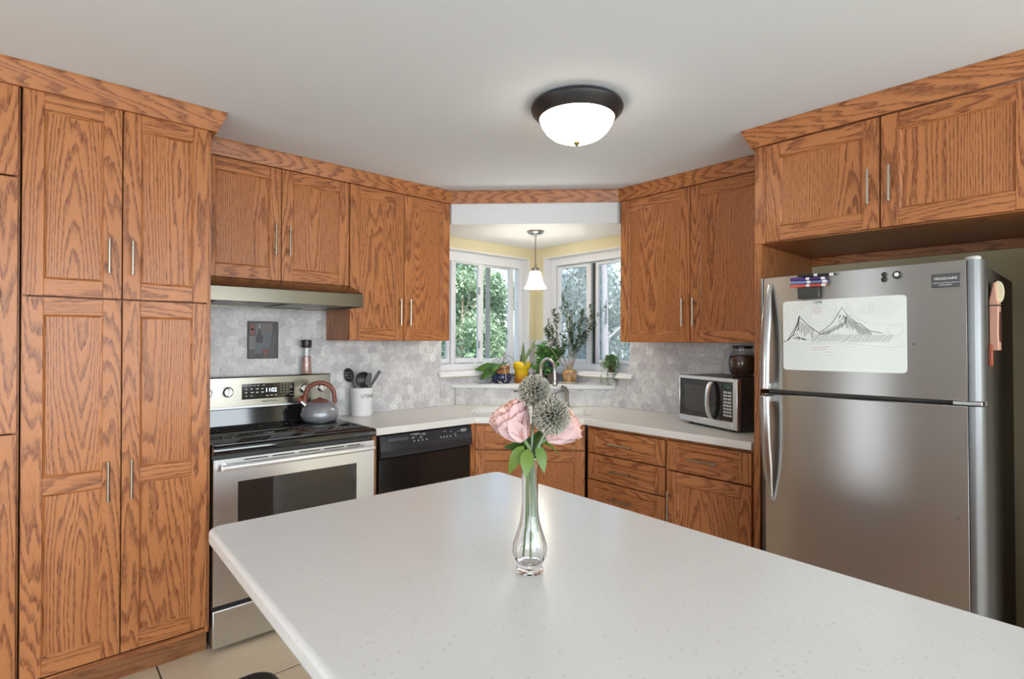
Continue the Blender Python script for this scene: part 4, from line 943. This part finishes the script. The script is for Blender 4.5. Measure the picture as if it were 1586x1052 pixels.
mb = MB(); disc_head(mb, hd+ZV*.022+RT*.004, -FWD+RT*.15, d+RT*.3, .049, .050, .018); make('bowl', mb, BLK2, t)
t, d, hd = utensil('spatula', 'grey silicone spatula standing upright in the utensil crock', GRY2, cb+RT*.005+FWD*.02, cb+RT*.046+ZV*.19-FWD*.020, None)
mb = MB(); mb.T = Matrix.Translation(hd) @ Matrix.Rotation(math.radians(-41.8), 4, 'Z') @ Matrix.Rotation(math.radians(8), 4, 'Y'); mb.prism([(-.019, -.01), (-.021, .035), (-.012, .064), (.010, .075), (.017, .05), (.017, -.01)], -.004, .004, 'y'); make('blade', mb, GRY2, t, bevel=.002)
t, d, hd = utensil('turner', 'grey flat-handled turner leaning far right in the utensil crock', GRY2, cb-RT*.045, cb+RT*.085+ZV*.225+FWD*.012, None)
mb = MB(); u_ = d; sd = u_.cross(FWD).normalized(); q = hd; vs = []
for f, wd in ((-.05, .006), (0, .011), (.055, .012)):
    for y_ in (-.003, .003):
        for sg_ in (-1, 1): vs.append(q+u_*f+sd*wd*sg_+FWD*y_)
mb.add(vs, [(0, 1, 5, 4), (2, 6, 7, 3), (0, 4, 6, 2), (1, 3, 7, 5), (4, 5, 9, 8), (6, 10, 11, 7), (4, 8, 10, 6), (5, 7, 11, 9), (0, 2, 3, 1), (8, 9, 11, 10)]); make('grip', mb, GRY2, t, bevel=.001)

# ------------------------------------------------------------------ island, stool
t = thing('kitchen_island', 'kitchen island with a white speckled quartz top in the foreground', 'island', (.834, 1.560, 0), (0, 0, math.radians(-1.6)))
mb = MB(); mb.prism(rrect(-.486, .482, -2.05, 0, .035, 6), .874, .914, 'z'); make('quartz_top', mb, QUARTZ, t, bevel=.010, seg=4, smooth=50)
mb = MB(); mb.box(-.14, .44, -1.98, -.08, .10, .873, 'z'); make('cabinet', mb, OAK, t, bevel=.002)
mb = MB(); mb.box(-.12, .40, -1.95, -.12, .0, .099, 'x'); make('toe_kick', mb, OAK_IN, t)
t = thing('bar_stool', 'black leather stool tucked under the island, only a seat corner showing', 'stool', (.215, 1.085, 0))
mb = MB(); mb.prism(rrect(-.20, .205, -.20, .205, .05, 6), .595, .660, 'z'); make('seat', mb, LEATHER, t, bevel=.016, seg=4, smooth=60)
for sx in (-1, 1):
    for sy in (-1, 1): mb = MB(); mb.tube([(sx*.15, sy*.15, .596), (sx*.175, sy*.175, 0)], .013, 12); make('leg', mb, BLACK_SATIN, t)
mb = MB(); mb.tube([(-.168, -.168, .18), (.168, -.168, .18), (.168, .168, .18), (-.168, .168, .18), (-.168, -.168, .18)], .008, 8); make('foot_rail', mb, BLACK_SATIN, t)

# ------------------------------------------------------------------ vase and flowers
VX, VY, VZ = .790, .823, .9145; VR = (0, 0, math.radians(-41.86))
t = thing('bud_vase', 'slim clear glass bud vase on the island', 'vase', (VX, VY, VZ), VR)
VP = [(.0, 0), (.0265, 0), (.028, .004), (.0275, .011), (.0255, .017), (.0295, .025), (.0345, .034), (.036, .044), (.0350, .060), (.0305, .075), (.0255, .090), (.0215, .104), (.0182, .125), (.0170, .150), (.0172, .180), (.0182, .212), (.0205, .236), (.0228, .246)]
VI = [(.0210, .2455), (.0187, .236), (.0164, .212), (.0155, .180), (.0153, .150), (.0164, .125), (.0196, .104), (.0235, .090), (.0285, .075), (.0328, .060), (.0335, .044), (.0318, .034), (.0265, .026), (.020, .022), (0, .021)]
mb = MB(); mb.lathe(VP+VI, seg=64, rib=lambda a, i: 1+(.018*math.cos(a*14) if 5 < i < 13 else 0)); make('glass', mb, VASE, t, smooth=70)
STEM = leafy('flower_stem', (.16, .22, .08), (.10, .16, .05), .5, .1)
PLEAF = leafy('peony_leaf', (.15, .24, .03), (.035, .10, .02), .4, .3)
PETAL = leafy('peony_petal', (.85, .48, .35), (.80, .60, .61), .6, .35)
def petal(mb, c, axis, side, L, W, open_, tone, ruf=.006, seed=0, cup=.6):
    r_ = random.Random(seed); axis = Vector(axis).normalized(); side = Vector(side).normalized(); tn = axis.cross(side)
    nu, nv = 7, 12; vs = []; ph = r_.uniform(0, 6)
    for i in range(nu+1):
        f = i/nu; ang = open_*(f**.8)                            # bends outward as it goes up
        ax = axis*math.cos(ang)*1.0+side*math.sin(ang)
        rad = math.sin(f*PI*.62)*L*.62
        for j in range(nv+1):
            g_ = (j/nv-.5)*2; wd = W*.5*(math.sin(min(1, f*1.02+.10)*PI*.60)**.8)
            p = c+axis*L*(f*math.cos(open_*f*.55))+side*(L*.5*math.sin(f*PI*.5)*(.35+math.sin(open_*f*.8)))+tn*wd*g_-side*cup*wd*g_*g_*.75
            if i >= nu-1: p += (axis*r_.uniform(-1, 1)*.7+side*(math.sin(j*2.1+ph)+r_.uniform(-.5, .5)))*ruf*(1 if i == nu else .5)
            vs.append(p)
    n_ = nv+1; mb.add(vs, [(i*n_+j, i*n_+j+1, (i+1)*n_+j+1, (i+1)*n_+j) for i in range(nu) for j in range(nv)], None, tone)
def peony(lab, c, axis, R_, seed, stem_to, leaves):
    t = thing('peony', lab, 'flower', (VX, VY, VZ), VR, 'flowers in the vase'); c = Vector(c); axis = Vector(axis).normalized()
    a0 = axis.cross(Vector((0, 1, .2))).normalized(); b0 = axis.cross(a0); rr = random.Random(seed); mb = MB()
    base = c-axis*R_*.85
    for ringi, (n_, op, L, W, tn) in enumerate(((7, 1.15, 1.35, 1.5, .9), (8, .85, 1.55, 1.35, .7), (8, .55, 1.6, 1.15, .45), (8, .30, 1.62, .95, .3), (9, .16, 1.62, .75, .15), (8, .06, 1.58, .55, .05), (5, .0, 1.5, .4, .0))):
        for k in range(n_):
            q = 2*PI*(k+.5*(ringi % 2)+rr.uniform(-.15, .15))/n_; sd = a0*math.cos(q)+b0*math.sin(q)
            petal(mb, base+sd*R_*.06, axis, sd, R_*L*rr.uniform(.93, 1.05), R_*W, op*rr.uniform(.85, 1.12), min(1, max(0, tn+rr.uniform(-.15, .15))), R_*(.075 if ringi < 2 else .12), rr.random())
    make('bloom', mb, PETAL, t, smooth=60)
    mb = MB(); mb.tube([base+axis*R_*.1, base-axis*R_*.45, Vector((.004*math.copysign(1, c.x), 0, .235)), (Vector((.004*math.copysign(1, c.x), 0, .235))+Vector(stem_to))/2+Vector((.003, 0, 0)), Vector(stem_to)], [.0045, .0045, .0042, .0042, .0042], 8, tone=.5); make('stem', mb, STEM, t)
    for (b_, d_, up_, L, W, dr, *tn) in leaves: mb = MB(); mb.leaf(b_, d_, up_, L, W, dr, 6, .15, tone=tn[0] if tn else rr.uniform(0, .4)); make('leaf', mb, PLEAF, t, smooth=60)
peony('pale pink peony on the left of the vase', (-.036, .0, .312), (-.42, .10, .62), .050, 3, (-.013, .002, .030),
      [((-.014, -.012, .266), (-.45, -.35, -.55), (-.3, -1, .3), .060, .028, .55), ((-.006, -.022, .262), (-.05, -.5, -.8), (.1, -1, -.1), .058, .030, .20), ((-.004, .004, .262), (-.6, .3, .35), (0, 0, 1), .05, .026, .3), ((-.002, .012, .250), (-.35, .1, .8), (0, -1, .3), .052, .030, .25, 1.0), ((-.006, .004, .256), (-.55, -.1, .25), (0, -.8, .8), .046, .026, .6, .9)])
peony('pale pink peony on the right of the vase, behind the pompom flower', (.064, .016, .298), (.62, .25, .40), .046, 8, (.002, -.006, .031),
      [((.016, -.010, .268), (.25, -.4, -.8), (.3, -1, .1), .058, .024, .25), ((.012, .006, .268), (.35, .3, .55), (0, 0, 1), .045, .024, .3), ((.018, .0, .272), (.9, -.1, .1), (0, -.2, 1), .045, .022, .9), ((.006, .010, .250), (.30, .1, .8), (0, -1, .4), .052, .030, .3, 1.0)])
ALL = leafy('allium_floret', (.22, .235, .22), (.48, .44, .35), .6, .2)
def allium(lab, c, R_, seed, stem_to):
    t = thing('pompom_flower', lab, 'flower', (VX, VY, VZ), VR, 'flowers in the vase'); c = Vector(c); rr = random.Random(seed); mb = MB(); n_ = 900
    for k in range(n_):
        z = 1-2*(k+.5)/n_; a = k*2.399963; d = Vector((math.sqrt(1-z*z)*math.cos(a), math.sqrt(1-z*z)*math.sin(a), z)); d = (d+Vector((rr.uniform(-.12, .12), rr.uniform(-.12, .12), rr.uniform(-.12, .12)))).normalized()
        L = R_*rr.uniform(.88, 1.06); s_ = d.orthogonal().normalized(); s_.rotate(Matrix.Rotation(rr.uniform(0, 6), 3, d)); u2 = d.cross(s_); w0, w1 = .0008, .0019
        vs = [c+d*R_*.35+s_*w0, c+d*R_*.35+u2*w0, c+d*R_*.35-s_*w0-u2*w0, c+d*L*.93+s_*w1, c+d*L*.93+u2*w1, c+d*L*.93-s_*w1-u2*w1, c+d*L]
        t0 = min(1, max(0, .18+rr.uniform(-.1, .25)+.25*(d.x < -.2))); t1 = min(1, t0+rr.uniform(.3, .7))
        mb.add(vs, [(0, 1, 4, 3), (1, 2, 5, 4), (2, 0, 3, 5), (3, 4, 6), (4, 5, 6), (5, 3, 6)], None, [t0*.6, t0*.6, t0*.6, t1, t1, t1, t1])
    mb.ball(c, R_*.42, seg=14, rings=8, tone=.1); make('bloom', mb, ALL, t, smooth=0)
    mb = MB(); m_ = Vector((c.x*.16, -.004, .238)); mb.tube([c-Vector((0, 0, R_*.4)), c.lerp(m_, .5), m_, m_.lerp(Vector(stem_to), .5), Vector(stem_to)], .0026, 8, tone=.2); make('stem', mb, plain('pompom_stem', (.20, .26, .18), .5), t)
allium('round grey-blue pompom flower at the front of the vase', (.0425, -.030, .331), .0395, 5, (.016, -.003, .040))
allium('round grey-blue pompom flower at the top of the bunch, furthest back', (.010, .030, .380), .0345, 6, (.006, .010, .042))

# ------------------------------------------------------------------ plants on the ledge
LZ = 1.0725
GREEN1 = leafy('bushy_leaf', (.17, .40, .09), (.07, .22, .05), .42, .25)
GREEN2 = leafy('orchid_leaf', (.085, .19, .02), (.045, .13, .015), .35, .2)
GREEN3 = leafy('ficus_leaf', (.045, .10, .035), (.085, .13, .055), .38, .2)
GREEN4 = leafy('trailing_leaf', (.20, .34, .12), (.10, .22, .07), .45, .25)
ALOE = leafy('aloe_leaf', (.10, .18, .06), (.16, .20, .07), .4, .1)
SOIL = speckle('potting_soil', (.02, .012, .008), (.06, .035, .02), 90, .9)
BLUEG = speckle('blue_glaze', (.008, .012, .045), (.025, .035, .10), 30, .12)
TERRA = speckle('patterned_terracotta', (.40, .17, .05), (.10, .035, .015), 38, .35, .5, .58)
def pot(t, prof, mat_, soil_z, soil_r, name='pot', **k):
    mb = MB(); mb.lathe(prof, seg=40, **k); p = make(name, mb, mat_, t)
    mb = MB(); mb.lathe([(0, soil_z+.004), (soil_r*.6, soil_z+.003), (soil_r, soil_z)], seg=24); s_ = make('soil', mb, SOIL, t); s_['kind'] = 'stuff'
    return p
# orchid
t = thing('potted_orchid', 'orchid with broad green leaves in a blue and terracotta pot, left end of the ledge', 'plant', (2.752, 3.190, LZ), VR)
pot(t, [(0, 0), (.060, 0), (.071, .012), (.076, .04), (.074, .068), (.070, .074), (.064, .070), (.058, .02), (0, .01)], BLUEG, .06, .062, 'blue_cachepot')
mb = MB(); mb.lathe([(.050, .05), (.058, .075), (.064, .128), (.066, .134), (.060, .134), (.054, .09), (.046, .055)], seg=36); make('patterned_pot', mb, TERRA, t)
mb = MB(); mb.lathe([(0, .124), (.04, .126), (.057, .118)], seg=24); make('bark', mb, SOIL, t)['kind'] = 'stuff'
for (b_, d_, up_, L, W, dr) in (((-.03, -.03, .128), (-1, -.15, -.08), (.1, -.8, .7), .185, .085, .08), ((-.04, -.05, .125), (-.62, -.35, -.45), (-.2, -1, .3), .165, .080, .10), ((-.02, -.055, .150), (-.30, -.55, -.15), (-.1, -.8, .6), .105, .070, .45), ((.0, .02, .13), (.3, .4, .5), (0, -.3, 1), .09, .045, .6)):
    mb = MB(); mb.leaf(b_, d_, up_, L, W, dr, 8, .10); o = make('leaf', mb, GREEN2, t, smooth=70); md = o.modifiers.new('thick', 'SOLIDIFY'); md.thickness = .0025
mb = MB(); rr = random.Random(9)
ROOTM = plain('aerial_root', (.46, .45, .40), .6)
for pts in ([(-.045, -.05, .135), (-.07, -.075, .10), (-.082, -.085, .05), (-.095, -.085, .012)], [(.0, -.04, .15), (.02, -.07, .13), (.032, -.085, .07), (.036, -.09, .03), (.022, -.092, .012)], [(-.01, -.084, .02), (.0, -.095, .008), (.012, -.10, .003)], [(-.03, -.082, .03), (-.018, -.092, .012), (-.006, -.10, .003)]):
    P_ = []
    for i in range(len(pts)-1):
        for k in range(5): P_.append(Vector(pts[i]).lerp(Vector(pts[i+1]), k/5))
    mb.tube(P_+[pts[-1]], .0026, 7)
make('aerial_roots', mb, ROOTM, t)
mb = MB()
for (ex, ez, b_) in ((-.055, .19, -.02), (.02, .20, .05), (.055, .215, .06), (.035, .235, -.05)):
    mb.tube([(0, 0, .12), (ex*.4, -.01, ez*.85), (ex*.8, -.01, ez), (ex+b_*.5, -.02, ez-.02), (ex+b_, -.02, ez-.06)], [.003, .0025, .002, .002, .0016], 6)
make('dry_stems', mb, plain('dry_stem', (.09, .075, .05), .7), t)
# yellow pot with aloe
t = thing('potted_aloe', 'yellow glazed pot with a spiky aloe, second from the left on the ledge', 'plant', (2.880, 3.100, LZ), VR)
m, nt, n, l, b = new_mat('yellow_glaze'); tc = n.new('ShaderNodeTexCoord'); s_ = n.new('ShaderNodeSeparateXYZ'); l.new(tc.outputs['Object'], s_.inputs[0])
zz = math_node(n, l, 'ADD', s_.outputs[2], math_node(n, l, 'MULTIPLY', noise(n, l, tc.outputs['Object'], 30, 2), .02))
l.new(ramp(n, l, math_node(n, l, 'MULTIPLY', zz, 6), [(.0, (.30, .07, .015)), (.30, (.50, .20, .01)), (.55, (.62, .42, .01)), (.75, (.66, .44, .012))]), b.inputs['Base Color']); setp(b, rough=.15)
pot(t, [(0, .006), (.046, .006), (.050, .012), (.051, .06), (.055, .105), (.064, .112), (.068, .118), (.069, .160), (.066, .165), (.060, .163), (.055, .12), (.044, .02), (0, .015)], m, .150, .058, rib=lambda a, i: 1+.006*math.cos(a*6))
mb = MB(); mb.lathe([(0, 0), (.052, 0), (.060, .006), (.062, .020), (.058, .020), (.052, .0055), (0, .0055)], seg=36); make('saucer', mb, plain('amber_glaze', (.34, .10, .02), .2), t)
for (d_, L, W, dr) in (((.02, -.1, 1), .17, .020, -.05), ((.42, -.05, .9), .215, .016, -.35), ((.18, -.75, .55), .12, .022, .75), ((-.2, .3, 1), .07, .02, .1)):
    mb = MB(); mb.leaf((.008, -.008, .148), d_, (.3, 1, .1) if d_[1] > -.5 else (0, .3, 1), L, W, dr, 8, .45, tip=.5); o = make('leaf', mb, ALOE, t, smooth=70); md = o.modifiers.new('thick', 'SOLIDIFY'); md.thickness = .005
# small dark pots by the faucet
for lab, px, py in (('small dark brown square pot behind the gooseneck faucet, beside the yellow pot', 2.955, 2.985), ('small dark brown square pot right of the faucet spout, in front of the bushy plant', 3.015, 2.893)):
    t = thing('square_pot', lab, 'pot', (px, py, LZ), (0, 0, -PI/4), 'small dark pots on the ledge')
    mb = MB(); mb.prism([(-.038, 0), (.038, 0), (.044, .075), (-.044, .075)], -.04, .04, 'y'); make('pot', mb, plain('dark_brown_pot', (.035, .016, .010), .45), t, bevel=.004, seg=2)
    mb = MB(); mb.box(-.038, .038, -.034, .034, .0755, .078); make('soil', mb, SOIL, t)['kind'] = 'stuff'
# bushy plant
t = thing('bushy_potted_plant', 'bushy bright green houseplant in a blue glazed pot in the window corner', 'plant', (3.075, 3.030, LZ), VR)
pot(t, [(0, 0), (.052, 0), (.062, .012), (.060, .022), (.048, .028), (.052, .06), (.063, .10), (.066, .14), (.068, .165), (.062, .165), (.056, .10), (.042, .04), (0, .03)], BLUEG, .152, .058)
mb = MB(); mb2 = MB(); rr = random.Random(21)
for k in range(52):
    a = rr.uniform(0, 2*PI); el = rr.uniform(.0, 1.3); L = rr.uniform(.09, .19); tip = Vector((math.cos(a)*math.cos(el)*L*.82+.008, math.sin(a)*math.cos(el)*L*.50-.02, .165+math.sin(el)*L*.95-(.06 if el < .4 and rr.random() < .7 else 0)))
    if k < 12: tip = Vector((rr.uniform(-.085, .03), rr.uniform(-.08, -.05), rr.uniform(.05, .17)))
    b_ = Vector((rr.uniform(-.03, .03), rr.uniform(-.03, .03), .155)); md_ = b_.lerp(tip, .55)+Vector((0, 0, .03)); mb2.tube([b_, md_, tip], [.0022, .0018, .0012], 5)
    for q in range(9):
        f = rr.uniform(.35, 1.05); p = b_.lerp(md_, f*2) if f < .5 else md_.lerp(tip, (f-.5)*2); d_ = Vector((rr.uniform(-1, 1), rr.uniform(-1.2, .5), rr.uniform(-.4, .8)))
        mb.leaf(p, d_, (rr.uniform(-.4, .4), -.4, 1), rr.uniform(.038, .058), rr.uniform(.021, .031), .35, 3, .2, tone=rr.random()*.9)
make('foliage', mb, GREEN1, t, smooth=60); make('stems', mb2, STEM, t)
# ficus
t = thing('potted_ficus', 'small tree-like ficus in a tan crackled pot on a pale saucer, right of the faucet', 'plant', (3.128, 2.822, LZ), VR)
CRACK = speckle('crackled_tan', (.46, .30, .13), (.20, .10, .045), 26, .3, .42, .62)
pot(t, [(0, .011), (.042, .011), (.050, .02), (.055, .06), (.054, .10), (.051, .107), (.047, .103), (.046, .05), (0, .03)], CRACK, .092, .047)
mb = MB(); mb.lathe([(0, 0), (.046, 0), (.056, .006), (.058, .012), (.054, .012), (.044, .0105), (0, .0105)], seg=36); make('saucer', mb, plain('pale_saucer', (.60, .56, .46), .3), t)
mb = MB(); mb2 = MB(); rr = random.Random(33); BARK = speckle('ficus_bark', (.36, .28, .20), (.20, .15, .10), 60, .8)
def grow(p, d, L, r, lev):
    n_ = 5; pts = [p]; 
    for k in range(n_): d = (d+Vector((rr.uniform(-.16, .16), rr.uniform(-.10, .10), rr.uniform(-.05, .16)))).normalized(); pts.append(pts[-1]+d*L/n_)
    mb2.tube(pts, [r*(1-.5*k/n_) for k in range(n_+1)], 7)
    if lev > 0:
        for k in range(n_ if lev > 1 else n_+1):
            if k < 1: continue
            for s_ in range(1):
                if lev == 2 and k % 2 and k < 4: continue
                nd = (d+Vector((rr.uniform(-.75, .75), rr.uniform(-.4, .35), rr.uniform(-.1, .6)))).normalized(); grow(pts[k], nd, L*rr.uniform(.35, .60), r*.5, lev-1)
    if lev <= 1:
        for k in range(1, n_+1):
            for q in range(4 if lev == 0 else 2):
                dd = (d+Vector((rr.uniform(-1, 1), rr.uniform(-1, .6), rr.uniform(-1.0, .3)))).normalized(); mb.leaf(pts[k], dd, (rr.uniform(-.3, .3), -.3, 1), rr.uniform(.024, .038), rr.uniform(.010, .015), .4, 3, .2, tone=rr.random())
for (d_, L, r) in (((-.03, 0, 1), .455, .0065), ((.16, -.05, 1), .36, .006), ((-.30, 0, .9), .33, .0055), ((.44, .05, .85), .34, .005), ((-.46, -.05, .62), .24, .004), ((.30, -.05, .8), .24, .004)):
    grow(Vector((d_[0]*.02, 0, .10)), Vector(d_).normalized(), L, r, 2)
mb2.tube([(0, 0, .085), (0.002, 0, .12), (.0, 0, .15)], [.017, .013, .010], 10)
make('foliage', mb, GREEN3, t, smooth=60); make('trunk_and_branches', mb2, BARK, t)
# trailing plant on the sill
t = thing('trailing_plant', 'small trailing plant in a dark brown pot on the right window sill', 'plant', (3.262, 2.520, 1.1685), VR)
pot(t, [(0, 0), (.024, 0), (.027, .05), (.030, .078), (.027, .080), (.023, .06), (0, .05)], plain('brown_pot', (.055, .025, .014), .5), .070, .026)
mb = MB(); mb2 = MB(); rr = random.Random(44)
for k in range(70):
    a = rr.uniform(0, 2*PI); r = rr.uniform(.015, .074); side = math.cos(a)
    if k < 62: pts = [Vector((0, 0, .075)), Vector((math.cos(a)*r*.6, math.sin(a)*r*.5, (.112+rr.uniform(0, .022)))), Vector((math.cos(a)*r, math.sin(a)*r*.6, .085+rr.uniform(-.02, .02))), Vector((math.cos(a)*r*1.08, math.sin(a)*r*.7, rr.uniform(.012, .05) if math.sin(a)*r > -.025 or abs(side) > .6 else .05))]
    else: x = rr.uniform(-.10, .02); pts = [Vector((0, -.01, .08)), Vector((x*.5, -.05, .09)), Vector((x*.8, -.075, .03)), Vector((x, -.092, -.03)), Vector((x*1.1+.01, -.10, rr.uniform(-.10, -.06)))]
    mb2.tube(pts, .001, 4)
    for i in range(len(pts)-1):
        for q in range(5):
            p = pts[i].lerp(pts[i+1], (q+rr.random())/5); mb.leaf(p, (rr.uniform(-1, 1), rr.uniform(-1, .4), rr.uniform(-.5, .7)), (0, -.4, 1), rr.uniform(.012, .019), rr.uniform(.010, .014), .3, 2, .2, tone=rr.random())
make('foliage', mb, GREEN4, t, smooth=60); make('stems', mb2, STEM, t)

# ------------------------------------------------------------------ garden outside the windows
mb = MB(); mb.box(-8, 26, -8, 26, -.9, -.6); struct('ground', mb, speckle('lawn', (.05, .09, .03), (.09, .12, .05), 3, .9))
def tree(name, lab, loc, rad, zc, n_, ls, mat_, seed, trunk_r=.10, trunk_mat=None, lean=0):
    t = thing(name, lab, 'tree', (*loc, -.6), group='trees and shrubs outside the windows'); rr = random.Random(seed); mb = MB()
    blobs = []
    while len(blobs) < 34:
        d = Vector((rr.uniform(-1, 1), rr.uniform(-1, 1), rr.uniform(-1, 1)))
        if d.length < 1: s_ = rr.uniform(.22, .40)*min(rad); blobs.append((Vector((d.x*(rad[0]-s_), d.y*(rad[1]-s_), zc+d.z*(rad[2]-s_))), s_))
    for k in range(n_):
        c, s_ = rr.choice(blobs); d = Vector((rr.gauss(0, 1), rr.gauss(0, 1), rr.gauss(0, 1))).normalized()
        p = c+d*s_*(rr.random()**.4)
        if p.z < .05: continue
        mb.leaf(p, (rr.uniform(-1, 1), rr.uniform(-1, 1), rr.uniform(-.8, .4)), (rr.uniform(-.6, .6), rr.uniform(-.6, .6), 1), ls*rr.uniform(.7, 1.3), ls*rr.uniform(.4, .6), .2, 2, .15, tone=rr.random())
    make('crown', mb, mat_, t, smooth=0)
    mb = MB(); h = zc+rad[2]*.6; mb.tube([(0, 0, 0), (lean*.3, 0, h*.35), (lean*.7, .05, h*.7), (lean, 0, h)], [trunk_r, trunk_r*.85, trunk_r*.6, trunk_r*.3], 10)
    for k in range(5): a = rr.uniform(0, 6.28); z0 = h*rr.uniform(.25, .7); mb.tube([(lean*.5, 0, z0), (lean*.5+math.cos(a)*rad[0]*.5, math.sin(a)*rad[1]*.5, z0+rad[2]*.35)], [trunk_r*.35, trunk_r*.12], 7)
    make('trunk', mb, trunk_mat or BARK, t); return t
OUT1 = leafy('shrub_leaf', (.16, .30, .13), (.66, .76, .62), .35, .4)
OUT2 = leafy('tree_leaf', (.13, .19, .14), (.60, .68, .68), .4, .35)
tree('garden_shrub', 'big bright green shrub outside the left window', (5.3, 7.1), (2.0, 1.0, 2.1), 1.9, 24000, .085, OUT1, 51, .035)
tree('garden_tree', 'green tree behind the shrub outside the left window', (6.0, 10.3), (3.0, 1.7, 3.0), 2.8, 16000, .14, OUT1, 52, .13)
tree('garden_tree', 'grey-green tree filling the right window', (8.6, 7.1), (1.6, 1.7, 2.2), 2.0, 11000, .11, OUT2, 53, .11)
tree('garden_tree', 'slim pale-trunked tree seen at the right of the right window', (5.95, 4.72), (.75, .65, .9), 4.4, 1500, .09, OUT2, 54, .06, plain('pale_bark', (.42, .40, .44), .8), .05)
tree('garden_tree', 'far grey-green tree behind the others outside the right window', (12.2, 8.9), (1.8, 2.4, 2.6), 2.6, 9000, .15, OUT2, 56, .13)
t = thing('neighbour_house', 'pale house with clapboard walls behind the trees outside the right window', 'house', (16.6, 14.6, -.6), (0, 0, math.radians(-45)))
mb = MB()
for k in range(14): mb.box(-1.3, 1.3, -.012 if k % 2 else 0, 4, .25*k, .25*k+.245)
make('clapboard_wall', mb, plain('clapboard', (.55, .54, .58), .7), t, smooth=0)
mb = MB(); mb.prism([(-.4, 3.5), (4.4, 3.5), (2.0, 5.0)], -1.5, 1.5, 'x'); make('roof', mb, plain('roof_grey', (.20, .19, .20), .9), t)
